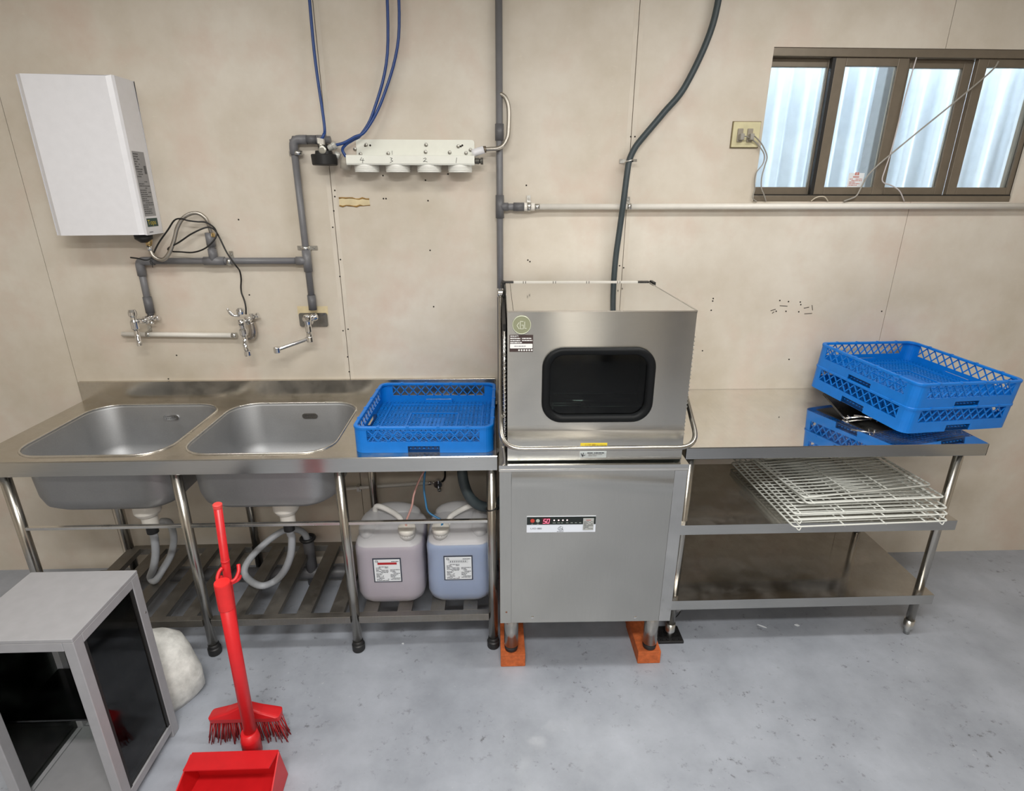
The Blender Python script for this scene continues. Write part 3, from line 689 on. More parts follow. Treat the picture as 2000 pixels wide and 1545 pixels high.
# ---- badge and stickers on the hood
bc = (.0455, -.0005, 1.4090)
bg = L(MB().lathe([(.0305, 0), (.0305, .002), (.029, .0032), (.0278, .0026), (.0, .0026)], bc, (0, -1, 0), 32), 'badge', BADGE)
L(MB().strokes(LOGO, .0022, (bc[0]-.0155, -.0031, bc[2]-.0125), U, W, .0245, .0006).tube([(bc[0]+.0288*math.cos(a*PI/16), -.003, bc[2]+.0288*math.sin(a*PI/16)) for a in range(32)], .0011, 6, closed=True), 'badge_relief', BADGEI, bg)
sO = (.0067, -.0008, 1.3206)
sk = L(MB().box(.0067, .0828, -.0008, 0, 1.3206, 1.3767), 'service_sticker', BROWNST)
L(MB().text('服務部門', .0066, (sO[0]+.0025, sO[1], sO[2]+.0488), U, W).lines(sO, U, W, .0025, .035, .0415, .0465, 1, 1, .6, 1).lines(sO, U, W, .040, .0735, .0418, .0468, 1, 1, .6, 2).lines(sO, U, W, .0025, .035, .0345, .0395, 1, 1, .6, 3).lines(sO, U, W, .040, .0735, .0348, .0398, 1, 1, .6, 4).lines(sO, U, W, .0025, .048, .028, .033, 1, 1, .6, 5), 'sticker_lettering', INKW, sk)
L(MB().ext([(sO[0]+.038+a, sO[2]+.019+b) for a, b in rrect(.0362, .0075, .0018, 3)], [], fm, -.0012, -.0007), 'white_field', INKW, sk)
L(MB().lines((sO[0], -.0013, sO[2]), U, W, .0155, .058, .0165, .0215, 1, 1, .55, 6), 'field_print', LBGREY, sk)
m = MB()
for i in range(6): m.lathe([(.0029, 0), (.0029, .0005)], (sO[0]+.031+i*.0082, -.0007, sO[2]+.0055), (0, -1, 0), 10)
L(m, 'icon_dots', INKW, sk)
ys = L(MB().box(.2497, .3418, -.0068, -.005, .9772, .9987), 'caution_sticker', YEL)
L(MB().text('⚠', .016, (.258, -.0068, .9815), U, W).text('注意', .0145, (.273, -.0068, .9835), U, W), 'warning_mark', plain('amber_print', srgb(150, 106, 16), .5), ys)
L(MB().text('CAUTION', .0125, (.2985, -.0068, .984), U, W, sx=.75), 'caution_lettering', plain('olive_print', srgb(92, 90, 20), .5), ys)
ws = L(MB().box(.2487, .3408, -.0068, -.005, .9435, .9672), 'notice_sticker', plain('white_sticker', srgb(222, 230, 232), .4, var=.02))
L(MB().strokes([[(0, .8), (.35, .15), (.95, .4)], [(.55, .95), (.45, .45), (.3, .3)], [(.1, .5), (.4, 0)]], .0022, (.2535, -.0069, .948), U, W, .0145).lines((.2487, -.0069, .9435), U, W, .026, .045, .016, .0205, 1, 1, .8, 1).lines((.2487, -.0069, .9435), U, W, .049, .088, .016, .0205, 1, 1, .8, 2), 'notice_print', INK, ws)
L(MB().lines((.2487, -.0069, .9435), U, W, .03, .085, .005, .0145, 2, .7, .4, 3), 'notice_small_print', LBGREY, ws)
# bricks under the legs (top face at 60 mm)
def brick(x0, x1, y0, y1, lab):
    o = MB().box(x0, x1, y0, y1, 0, .0605).build('brick', BRICK, bevel=.003); tag(o, lab, 'brick', 'bricks under the dishwasher legs'); return o
brick(.020, .119, -.705, -.497, 'orange brick under the front left dishwasher leg')
brick(.022, .121, -.49, -.06, 'orange brick behind the front left brick under dishwasher')
brick(.576, .669, -.707, -.497, 'orange brick under the front right dishwasher leg')
brick(.58, .674, -.49, -.06, 'orange brick behind the front right brick under dishwasher')
# ================================================================== blue racks
def make_rack(name, label, group, loc, rot):
    """500 mm dish rack: walls with lattice openings, rounded corners, open grid base; built about its base centre"""
    t = thing(name, label, 'dish rack', loc, rot, group)
    hs, h, th, r = .2525, .1, .004, .035
    tr = Matrix.Translation
    def side(k):
        a = PI/2*k; ca, sa = round(math.cos(a)), round(math.sin(a))
        # local: s along the wall, d inward, z up ; k=0 is the front wall (y = -hs)
        return lambda s, d, z: (s*ca-(-hs+d)*sa, s*sa+(-hs+d)*ca, z)
    def pbox(m, mp, s0, s1, d0, d1, z0, z1):
        vs = [mp(s, d, z) for s in (s0, s1) for d in (d0, d1) for z in (z0, z1)]
        m.add(vs, [(0, 1, 3, 2), (4, 6, 7, 5), (0, 4, 5, 1), (2, 3, 7, 6), (0, 2, 6, 4), (1, 5, 7, 3)])
    walls = MB(); e = hs-r
    for k in range(4):
        mp = side(k)
        pbox(walls, mp, -e, -.058, 0, th, 0, .043); pbox(walls, mp, .058, e, 0, th, 0, .043); pbox(walls, mp, -.058, .058, 0, th, .026, .043)
        pbox(walls, mp, -e, -.203, 0, th, .043, .093); pbox(walls, mp, .203, e, 0, th, .043, .093)
        # rounded corner
        cxs, cys = (e, -e)
        arc = []
        for j in range(7):
            q = -PI/2+PI/2*j/6
            arc.append(((e+r*math.cos(q)), (-e+r*math.sin(q)))); 
        inn = [((e+(r-th)*math.cos(-PI/2+PI/2*j/6)), (-e+(r-th)*math.sin(-PI/2+PI/2*j/6))) for j in range(7)]
        a = PI/2*k; ca, sa = math.cos(a), math.sin(a)
        rings = [[(x*ca-y*sa, x*sa+y*ca, z) for (x, y), z in ((o, 0), (o, .093), (i, .093), (i, 0))] for o, i in zip(arc, inn)]
        walls.loft(rings, sm=False)
    walls.build('wall_band', BLUE, t, local=True)
    def rg(off, z): return [(x, y, z) for x, y in rrect(hs-off, hs-off, r-off*.5, 6)]
    MB().loft([rg(-.002, .0925), rg(-.002, .1), rg(.0, .102), rg(.009, .102), rg(.011, .1), rg(.011, .0925)], closed=True, sm=False).build('rim', BLUE, t, local=True)
    m = MB()
    for k in range(4):
        mp = side(k)
        for s in (-.16, -.055, .055, .16): pbox(m, mp, s-.005, s+.005, -.003, .012, .099, .1035)
    m.build('rim_stud', BLUE, t, local=True, kind='stuff')
    for k in range(4):
        mp = side(k); m = MB(); P = .0369; n = 11; z0, z1 = .042, .0935; x0 = -.203
        def dbar(s0, za, s1, zb):
            p, q = Vector((s0, za)), Vector((s1, zb)); d = (q-p).normalized(); nn = Vector((-d.y, d.x))*.0019
            vs = [mp(c.x, dd, c.y) for dd in (.0005, .0045) for c in (p-nn, q-nn, q+nn, p+nn)]
            m.add(vs, [(3, 2, 1, 0), (4, 5, 6, 7), (0, 1, 5, 4), (1, 2, 6, 5), (2, 3, 7, 6), (3, 0, 4, 7)])
        for i in range(-1, n+1):
            for sgn in (1, -1):
                sa_, sb_ = x0+i*P, x0+(i+1.15)*P
                if sgn < 0: sa_, sb_ = sb_, sa_
                za, zb = z1, z0
                # clip to the opening
                def clip(s0, z_0, s1, z_1):
                    lo, hi = -.203, .203
                    pts = []
                    for (sa2, za2, sb2, zb2) in ((s0, z_0, s1, z_1),):
                        t0, t1 = 0, 1; d = sb2-sa2
                        for bound, sg in ((lo, 1), (hi, -1)):
                            f0 = (sa2-bound)*sg; f1 = (sb2-bound)*sg
                            if f0 < 0 and f1 < 0: return None
                            if f0 < 0: t0 = max(t0, f0/(f0-f1))
                            if f1 < 0: t1 = min(t1, f0/(f0-f1))
                        if t1-t0 < .05: return None
                        return (sa2+d*t0, za2+(zb2-za2)*t0, sa2+d*t1, za2+(zb2-za2)*t1)
                q = clip(sa_, za, sb_, zb)
                if q: dbar(*q)
        m.build('lattice', BLUE, t, local=True)
        g2 = MB(); pbox(g2, mp, -.06, .06, .014, .017, 0, .028); pbox(g2, mp, -.06, .06, .004, .014, .0, .002); pbox(g2, mp, -.06, -.056, .002, .015, 0, .028); pbox(g2, mp, .056, .06, .002, .015, 0, .028)
        g2.build('hand_grip', BLUE_SHADE if k in (0, 3) else BLUE, t, local=True)  # front and left grips get the painted recess shade
    m = MB(); n = 30; z = .016; hb = hs-.008
    for i in range(1, n):
        c = -hb+2*hb*i/n; wd = .0022 if i % 5 else .0042
        m.box(c-wd, c+wd, -hb, hb, z-.0035, z).box(-hb, hb, c-wd, c+wd, z-.0035, z)
    m.box(-.05, .05, -.05, .05, z-.003, z-.0005)
    for s in (-1, 1):
        for q in (.2, .1): m.box(s*q-.003, s*q+.003, -q, q, z-.006, z+.003).box(-q, q, s*q-.003, s*q+.003, z-.006, z+.003)
    m.build('base_grid', BLUE, t, local=True, kind='stuff')
    return t
RZ = lambda a: Matrix.Rotation(a, 4, 'Z')
rack1 = make_rack('dish_rack', 'empty blue dish rack lying flat on the sink counter beside dishwasher', None, (-.2475, -.356, ZS+.0005), RZ(-.024))
rr_ = RZ(.1943) @ Matrix.Rotation(.0601, 4, 'X') @ Matrix.Rotation(.0423, 4, 'Y')
c0 = Vector((1.7216, -.3072, .9655))
r2 = copy_tree(rack1); r2.matrix_world = Matrix.Translation(c0) @ rr_; WM[r2.name] = r2.matrix_world
tag(r2, 'lower blue dish rack of the tilted pair on the right work table', 'dish rack', 'blue dish racks stacked on the work table')
r3 = copy_tree(rack1); r3.matrix_world = Matrix.Translation(c0+rr_.to_3x3() @ V(0, 0, .0965)) @ rr_; WM[r3.name] = r3.matrix_world
tag(r3, 'upper blue dish rack of the tilted pair on the right work table', 'dish rack', 'blue dish racks stacked on the work table')
# dark metal tray that props the racks up
tr = thing('baking_tray', 'dark flat metal tray with wire clasps wedged under the tilted blue racks', 'tray', (1.72, -.35, ZT))
z = ZT+.0012
q = [atZ(1651, 819, z), atZ(1607, 769, z)]; q = [Vector((p.x, p.y, z)) for p in q]
ex = V(.40, .06, 0); ed = (q[1]-q[0])
pl = [q[0], q[0]+ex, q[1]+ex*.95, q[1]]
MB().add(pl+[p+V(0, 0, .003) for p in pl], [(3, 2, 1, 0), (4, 5, 6, 7), (0, 1, 5, 4), (1, 2, 6, 5), (2, 3, 7, 6), (3, 0, 4, 7)]).build('lower_plate', steel('dark_tray_metal', (.2, .19, .175, 1), .25, (1, 1, 1), .1), tr)
nrm = rr_.to_3x3() @ V(0, 0, 1)
def under(u, v, d=.004): return c0+rr_.to_3x3() @ V(u, v, -d)
up_ = [under(-.235, -.1), under(.16, -.13), under(.16, .2), under(-.225, .205)]
MB().add([p-nrm*.003 for p in up_]+up_, [(3, 2, 1, 0), (4, 5, 6, 7), (0, 1, 5, 4), (1, 2, 6, 5), (2, 3, 7, 6), (3, 0, 4, 7)]).build('upper_plate', steel('dark_lid_metal', (.26, .245, .22, 1), .3, (1, 1, 1), .1), tr)
e0 = q[0]+V(.002, 0, .006)
MB().tube([e0, e0+ex], .0025, 8).tube([e0+V(-.004, .012, 0), e0+V(-.004, -.012, .0), e0+V(.012, -.012, 0.004), e0+V(.012, .01, .006)], .0032, 8).build('wire_rim', CHROME, tr)
e1 = under(-.235, -.1, .006)
MB().tube([e1+V(-.06, .03, .0), e1, e1+V(.05, -.005, 0)], .003, 8).tube([e1+V(0, .01, -.012), e1+V(0, -.006, .012), e1+V(.012, -.01, .012), e1+V(.014, -.006, -.014)], .0032, 8).build('wire_clasp', CHROME, tr)
# ================================================================== jerrycans
def make_can(name, label, x0, x1, yf, z0, liq, level, cap_left, barm, lm):
    t = thing(name, label, 'jerrycan', ((x0+x1)/2, yf+.13, z0), None, 'chemical jerrycans under the counter')
    cx, cy, hx, hy = (x0+x1)/2, yf+.135, (x1-x0)/2, .135
    sg = -1 if cap_left else 1
    def ring(ix, iy, z, r=.05, dy=0, f=0): return [(a, b, z) for a, b in rrect(hx-ix, hy-iy, r, 6, cx, cy+dy)]
    H = .345
    prof = [(.045, .045, 0, .05), (.02, .02, .004, .055), (.007, .007, .02, .06), (0, 0, .05, .055), (0, 0, .13, .055), (.001, .001, .225, .055), (0, 0, .262, .055), (.004, .006, .283, .055), (.014, .022, .303, .055), (.028, .045, .320, .05), (.05, .07, .335, .045), (.075, .09, .341, .035), (.1, .115, .342, .015)]
    b = MB().loft([ring(ix, iy, z0+z, r) for ix, iy, z, r in prof]).build('body', CAN, t)
    lz = level-z0
    def ins(z):
        for (a, b, za, _), (c, d, zb, _) in zip(prof[:-1], prof[1:]):
            if za <= z <= zb: t_ = (z-za)/(zb-za); return a+(c-a)*t_, b+(d-b)*t_
        return prof[-1][:2]
    pl = [(ix+.003, iy+.003, z+.003, r) for ix, iy, z, r in prof if z+.003 < lz]+[(ins(lz)[0]+.0035, ins(lz)[1]+.0035, lz, .055)]
    MB().loft([ring(ix, iy, z0+z, max(r-.003, .01)) for ix, iy, z, r in pl]).build('liquid', liq, t)
    MB().loft([ring(ins(lz)[0]+.004, ins(lz)[1]+.004, level+.0003, .05), ring(ins(lz+.004)[0]+.004, ins(lz+.004)[1]+.004, level+.004, .05)]).build('scatter_layer', SCATTER, t)  # added pale layer, covers the liquid top like milky scattered light
    # shoulders on the top, hollow between them, handle across, neck and cap at the front
    capx, capy = cx+sg*(hx-.062), yf+.052
    zc = z0+.325
    MB().lathe([(.033, 0), (.033, .022), (.031, .024)], (capx, capy, zc-.02), (0, -.18, 1), 22).build('neck', CANH, t)
    cp = MB(); rg = []
    d = V(0, -.18, 1).normalized(); x, y = frame(d); og = Vector((capx, capy, zc))+d*.002
    for h, rr in ((0, .037), (.02, .036), (.024, .033), (.0242, .012)):
        rg.append([og+d*h+(x*math.cos(2*PI*j/40)+y*math.sin(2*PI*j/40))*rr*(1 if (j % 2 or h > .021) else .965) for j in range(40)])
    cp.loft(rg).build('cap', WPIPE, t)
    hp = [(capx-sg*.026, capy+.03, zc+.004), (capx-sg*.034, capy+.05, zc+.03), (capx-sg*.075, capy+.085, zc+.042), (capx-sg*.13, capy+.115, zc+.05), (capx-sg*.15, capy+.125, zc+.035), (capx-sg*.155, capy+.13, zc-.02)]
    MB().tube(smooth_path(hp, 5), .0115, 10).build('handle', CANH, t)
    m = MB()
    sh = MB()
    for ux, uy, ux2, uy2, hh in ((-.62, .35, .62, .75, .03),):
        pass
    def hump(xc, yc, rx, ry, hz): sh.sph((xc, yc, z0+.318), 1, 18, 10, (rx, ry, hz))
    hump(cx, cy+.075, hx*.82, .05, .045); hump(cx-sg*hx*.62, cy-.01, .045, .1, .036)
    sh.build('shoulder', CAN, t)
    # printed label on the front face
    px0, px1, pz0, pz1 = lm
    yl = yf-.0006; Ol = (px0, yl-.0005, pz0); wl, hl = px1-px0, pz1-pz0
    lb = MB().box(px0, px1, yl-.0004, yl+.002, pz0, pz1).build('label', NAVY, t)
    MB().rect(Ol, (1, 0, 0), (0, 0, 1), .0045, wl-.0045, .0045, hl-.0045).build('label_paper', PAPER, lb)
    Op = (px0, yl-.0012, pz0)
    m = MB().strokes(LOGO, .0011, (px0+.010, yl-.0012, pz0+hl-.0175), (1, 0, 0), (0, 0, 1), .0105)
    m.lines(Op, U, W, wl*.66, wl*.92, hl-.0165, hl-.0125, 1, 1, .7, 3)
    m.lines(Op, U, W, wl*.10, wl*.54, hl*.06, hl*.68, 13, .85, .42, 11).lines(Op, U, W, wl*.60, wl*.94, hl*.1, hl*.55, 9, .75, .42, 12)
    m.build('label_print', INK, lb)
    if barm: MB().rect(Op, U, W, wl*.17, wl*.85, hl*.745, hl*.835).build('label_bar', INKR, lb)
    else:
        m = MB().strokes([[(wl*.17, hl*.73), (wl*.83, hl*.73), (wl*.83, hl*.835), (wl*.17, hl*.835), (wl*.17, hl*.73)]], .0006, Op, U, W)
        for i in range(9): m.rect(Op, U, W, wl*(.22+.066*i), wl*(.22+.066*i)+.0032, hl*.75, hl*.81)
        m.build('label_heading', INK, lb)
    return Vector((capx, capy, zc+.026)), t
yF = -.54
def lab(pts):
    q = [atY(x, y, yF) for x, y in pts]; return (min(p.x for p in q), max(p.x for p in q), min(p.z for p in q), max(p.z for p in q))
cap1, can1 = make_can('jerrycan', 'milky jerrycan of pink liquid with red barred label on the slatted shelf', -.572, -.294, yF, .1787, LIQP, atY(760, 1072, yF).z, False, True, lab([(727, 1091), (786, 1136)]))
cap2, can2 = make_can('jerrycan', 'milky jerrycan of blue liquid on the slatted shelf beside the dishwasher', -.281, -.012, yF, .1787, LIQB, atY(890, 1068, yF).z, True, False, lab([(866, 1086), (924, 1132)]))
def tube_pts(c, px): return [c, c+V(0, .006, .02)]+[atY(x, y, c.y+.02+.022*k) for k, (x, y) in enumerate(px)]
tag(MB().tube(smooth_path(tube_pts(cap1+V(-.002, 0, -.002), [(804, 990), (808, 968), (815, 947), (824, 928), (834, 912), (846, 900)]), 8), .0042, 8).build('dosing_tube', PINKT), 'thin pink dosing tube running into the cap of the left jerrycan', 'tube')
tag(MB().tube(smooth_path(tube_pts(cap2+V(.004, 0, -.002), [(837, 1000), (831, 978), (828, 955), (829, 932), (832, 912), (838, 900)]), 8), .0042, 8).build('dosing_tube', BLUE2), 'thin blue dosing tube running into the cap of the right jerrycan', 'tube')
ht = [atY(902, 895, -.38), atY(903, 925, -.40), atY(908, 950, -.41), atY(919, 973, -.42), atY(936, 987, -.42), atY(956, 990, -.41), atY(978, 980, -.38)]
tg = thing('drain_hose', 'dark grey hose curving behind the right jerrycan to the dishwasher', 'hose', (ht[3].x, -.40, ht[3].z))
corr([tuple(p) for p in ht]+[(.06, -.34, .62)], .0225).build('corrugated_hose', HOSE, tg)
tag(MB().tube([(-.0092+.021*math.cos(a*PI/8), -.59+.021*math.sin(a*PI/8), .668+.006*math.cos(a*PI/8)) for a in range(16)], .0028, 6, closed=True).tube([(.011, -.59, .672), (.03, -.585, .685)], .0025, 6).build('cable_tie', CABLE), 'black cable tie round the counter leg beside the dishwasher', 'cable tie')
# ================================================================== wire shelves on the middle undershelf
def wire_shelf(label, loc, yaw, tilt, w_=.74, d_=.58, feet=True, group='white wire shelves stacked on the middle undershelf'):
    t = thing('wire_shelf', label, 'wire shelf', loc, RZ(yaw) @ Matrix.Rotation(tilt[0], 4, 'X') @ Matrix.Rotation(tilt[1], 4, 'Y'), group)
    fr = [(x, y, 0) for x, y in rrect(w_/2, d_/2, .012, 4, w_/2, d_/2)]
    MB().tube(fr, .0034, 8, closed=True).build('frame', WWIRE, t, local=True)
    m = MB(); n = int(d_/.0245)
    for i in range(1, n): m.tube([(0, d_*i/n, .003), (w_, d_*i/n, .003)], .002, 5)
    m.build('wire_rows', WWIRE, t, local=True, kind='stuff')
    for x in (.03, .205, .37, .535, w_-.03): MB().tube([(x, .0, -.0035), (x, d_, -.0035)], .0028, 6).build('cross_bar', WWIRE, t, local=True)
    if feet:
        for x in (.022, w_-.022): MB().tube(smooth_path([(x-.012, .002, -.003), (x, -.003, -.014), (x+.008, .0, -.002)], 4), .0022, 6).build('hook', WWIRE, t, local=True)
    return t
zz = zm+.018
p0 = atZ(1550, 1029, zz)
ordn = ['lowest', 'second from the bottom', 'third from the bottom', 'fourth from the bottom', 'fifth from the bottom', 'topmost']
specs = [(p0.x, p0.y, zz, .035, (0, 0)), (p0.x+.005, p0.y+.012, zz+.022, .035, (0, 0)), (p0.x+.012, p0.y+.03, zz+.038, .035, (0, 0))]
for i, (x, y, pz) in enumerate(((1561, 982, zz+.058), (1577, 983, zz+.072), (1571, 972, zz+.086))):
    p = atZ(x, y, pz); specs.append((p.x, p.y, p.z, (.06, .045, .13)[i], ((0, 0), (.0, -.004), (.0, -.012))[i]))
for i, (x, y, z, yaw, tl) in enumerate(specs):
    wire_shelf('white wire shelf, %s of the stack on the middle undershelf' % ordn[i], (x, y, z), yaw, tl, w_=(.62 if i < 3 else .56), d_=(.545 if i < 3 else .42), feet=i < 2)
# ================================================================== pipework on the wall
PR = .0135; PY = -.028
def pj_(p): return p
def pipe(m, p, q, r=PR): m.cyl(p, q, r, 16)
def sleeve(par, p, q, name='coupling', r=.0172, mat=PVCD): return MB().cyl(p, q, r, 16).build(name, mat, par)
def saddle(par, p, ax, ears, r=.0152, mat=GALV):
    """pipe clamp: band round the pipe plus screwed ears on the wall"""
    p = Vector(p); ax = Vector(ax); sd = ax.cross(V(0, 1, 0)).normalized()
    m = MB().cyl(p-ax*.008, p+ax*.008, r, 16)
    for e in ears:
        c = p+sd*e*(r+.011); c.y = -.002
        m.add([c+sd*a*.014+ax*b*.008+V(0, d, 0) for d in (0, -.003) for a in (-1, 1) for b in (-1, 1)], [(0, 1, 3, 2), (4, 6, 7, 5), (0, 4, 5, 1), (2, 3, 7, 6), (0, 2, 6, 4), (1, 5, 7, 3)])
        c2 = p+sd*e*(r-.001); m.bar(c2, Vector((c2.x, -.003, c2.z)), .016, .0025, sd)
        m.lathe([(.0045, 0), (.003, .002)], c+V(0, -.003, 0), (0, -1, 0), 8)
    return m.build('clamp', mat, par)
gp = thing('grey_pipework', 'grey PVC water pipe run on the wall above the sinks', 'pipe', (-.776, PY, 1.534))
X1, ZH, ZTOP = -.776, 1.534, 2.0
xt = atY(418, 510, PY).x; xl = -1.468
m = MB(); pipe(m, (X1, PY, 1.33), (X1, PY, ZTOP)); pipe(m, (X1, PY, ZTOP), (-.63, PY, ZTOP)); pipe(m, (xl, PY, ZH), (X1, PY, ZH)); pipe(m, (xt, PY, ZH), (xt, PY, 1.645)); pipe(m, (xl, PY, 1.31), (xl, PY, ZH))
m.build('pipe', PVC, gp)
MB().tube(fillet([(X1, PY, ZTOP-.055), (X1, PY, ZTOP), (X1+.055, PY, ZTOP)], .03, 5), .0172, 16).build('elbow', PVC, gp)
sleeve(gp, (X1+.058, PY, ZTOP), (X1+.092, PY, ZTOP), r=.0165, mat=PVCD); sleeve(gp, (X1+.094, PY, ZTOP), (X1+.13, PY, ZTOP), r=.0172, mat=PVC)
MB().cyl((X1, PY, ZH-.045), (X1, PY, ZH+.045), .0175, 16).cyl((X1-.045, PY, ZH), (X1, PY, ZH), .0172, 16).build('tee', PVC, gp)
MB().cyl((xt-.04, PY, ZH), (xt+.045, PY, ZH), .0175, 16).cyl((xt, PY, ZH), (xt, PY, ZH+.05), .0172, 16).build('tee', PVC, gp)
sleeve(gp, (xt, PY, 1.592), (xt, PY, 1.648), mat=PVC)
MB().tube(fillet([(xl, PY, ZH-.06), (xl, PY, ZH), (xl+.06, PY, ZH)], .02, 5), .0175, 16).build('elbow', PVC, gp)
sleeve(gp, (xl, PY, 1.316), (xl, PY, 1.385), r=.0172, mat=PVCD); sleeve(gp, (X1, PY, 1.326), (X1, PY, 1.39), r=.0172, mat=PVCD)
saddle(gp, atY(582, 299, PY), (0, 0, 1), (1,), .0178); saddle(gp, atY(597, 485, PY), (0, 0, 1), (-1, 1), .0165); saddle(gp, atY(449, 511, PY), (1, 0, 0), (1,), .0155)
cpp = thing('grey_riser_pipe', 'vertical grey PVC riser pipe behind the left side of the dishwasher', 'pipe', (.0355, PY, 1.75))
XC = .0355
m = MB(); pipe(m, (XC, PY, .95), (XC, PY, 2.62)); pipe(m, (XC, PY, 1.75), (.12, PY, 1.75)); m.build('pipe', PVC, cpp)
MB().cyl((XC, PY, 1.705), (XC, PY, 1.796), .0172, 16).cyl((XC, PY, 1.75), (XC+.035, PY, 1.75), .0165, 16).build('tee', PVCD, cpp)
sleeve(cpp, (.092, PY, 1.75), (.136, PY, 1.75), r=.0172); sleeve(cpp, (XC, PY, 2.0), (XC, PY, 2.06), r=.0172)
wp = thing('white_pipe', 'long white horizontal water pipe on the wall right of the grey riser', 'pipe', (.7, PY, 1.752))
m = MB(); m.cyl((.196, PY, 1.7505), (2.75, PY, 1.757), .0118, 16); m.build('pipe', WPIPE, wp)
MB().lathe([(.013, 0), (.017, .001), (.017, .012), (.0185, .013), (.0185, .026), (.0155, .028), (.0155, .045), (.012, .046)], (.134, PY, 1.7502), (1, 0, 0), 16).build('union', WPIPE, wp)
sleeve(wp, (.181, PY, 1.7504), (.199, PY, 1.7505), r=.0125, mat=GALV)
saddle(wp, (.156, PY, 1.7503), (1, 0, 0), (1,), .0192); saddle(wp, (.572, PY, 1.7516), (1, 0, 0), (1,), .0135)
lp = thing('white_branch_pipe', 'short white pipe low on the wall between the two left taps', 'pipe', (-1.3, -.02, 1.226))
pa, pb = atY(262, 652.5, -.02), atY(455, 655, -.02)
MB().cyl(pa+V(-.05, 0, 0), pb, .0105, 14).build('pipe', WPIPE, lp)
sleeve(lp, pb-V(.004, 0, 0), pb+V(.016, 0, 0), r=.012, mat=GALV)
saddle(lp, atY(290, 653, -.02), (1, 0, 0), (1,), .0122)
# black hose from above down to the dishwasher
hs = thing('inlet_hose', 'dark green rubber hose hanging down the wall behind the dishwasher', 'hose', (.55, -.045, 1.9))
q = [(.86, -.04, 2.62), (.84, -.04, 2.4), (.76, -.04, 2.2), (.68, -.042, 2.1)]+[tuple(atY(x, y, Y)) for x, y, Y in ((1252, 273, -.045), (1239, 291, -.046), (1229, 314, -.048), (1224, 345, -.06), (1217, 400, -.068), (1210, 450, -.055), (1203, 500, -.045), (1199, 545, -.04))]+[(.525, -.04, 1.35), (.524, -.04, 1.2)]
MB().tube(smooth_path(q, 8), .0125, 12).build('hose', HOSE, hs)
hp_ = atY(1229, 314, -.048)
mm_ = MB().tube([hp_+V(.0148*math.cos(a*PI/8), .0148*math.sin(a*PI/8), .004*math.cos(a*PI/8)) for a in range(16)], .0035, 6, closed=True)
mm_.box(hp_.x-.03, hp_.x-.014, -.006, -.001, hp_.z-.007, hp_.z+.008).box(hp_.x-.017, hp_.x-.014, -.045, -.001, hp_.z-.007, hp_.z+.007).bar(hp_+V(.012, -.006, 0), hp_+V(.028, -.002, .001), .012, .01)
mm_.build('clamp', GALV, hs)
# ================================================================== taps
def tap(name, label, cx, cz, kind):
    t = thing(name, label, 'tap', (cx, -.03, cz))
    return t
# middle tap: double outlet with lever, fed by a bent pipe
c = atY(484, 625, -.035)
t = thing('tap', 'chrome double tap with feather lever on the wall above the middle sinks', 'tap', c)
h = atY(473, 637, -.105); top = atY(470, 612, -.105); sp = atY(484, 690, -.125)
MB().tube(smooth_path([c+V(.004, .03, .0), c+V(.004, 0, 0), c+V(-.01, -.03, -.004), h+V(.004, 0, .006)], 4), .0105, 12).lathe([(.012, 0), (.017, .002), (.017, .012), (.012, .014)], c+V(.006, -.004, 0), (-.4, -1, -.1), 16).build('inlet_arm', CHROME, t)
MB().lathe([(.011, 0), (.016, .008), (.0165, .03), (.012, .036), (.0125, .05), (.015, .058), (.013, .075)], h+V(.002, 0, -.045), (-.04, 0, 1), 18).build('valve_body', CHROME, t)
hd = MB().lathe([(.009, 0), (.016, .004), (.018, .014), (.015, .024), (.008, .029), (.0, .03)], top+V(0, 0, -.006), (0, 0, 1), 18).build('handle_hub', CHROME, t)
l0 = atY(468, 617, -.105); l1 = atY(456, 616, -.108); l2 = atY(447, 608, -.112); l3 = atY(444, 602, -.114)
MB().tube(smooth_path([l0, l1, l2, l3], 4), [.004, .0045, .005, .0055, .006, .0065, .007, .0068, .006, .0055, .005, .004, .0025], 8).build('lever', CHROME, hd)
MB().tube(smooth_path([h+V(0, 0, -.035), h+V(.004, -.002, -.06), sp+V(-.006, .002, .03), sp+V(-.001, 0, .012)], 5), .0105, 12).build('spout', CHROME, t)
MB().lathe([(.0105, 0), (.0145, .003), (.0145, .02), (.0125, .023)], sp+V(.0, 0, .012), (0, -.05, -1), 16).build('nozzle', CHROME, t)
x2 = c+V(.02, .005, .012)
MB().lathe([(.010, 0), (.012, .003), (.012, .012), (.006, .014), (.006, .02), (.0125, .022), (.0125, .028), (.004, .03)], x2, (1, 0, .3), 12).lathe([(.006, 0), (.009, .002), (.009, .008), (.003, .01)], x2+V(-.004, 0, .006), (-.1, 0, 1), 10).build('stop_valve', CHROME, t)
MB().tube(smooth_path([c+V(.012, .002, -.01), c+V(.014, .002, -.05), c+V(.004, .006, -.075), c+V(-.03, .012, -.078)], 6), .0165, 14).build('bent_feed_pipe', steel('dull_pipe_steel', (.5, .46, .42, 1), .3, (5, 5, 5), .1), t)
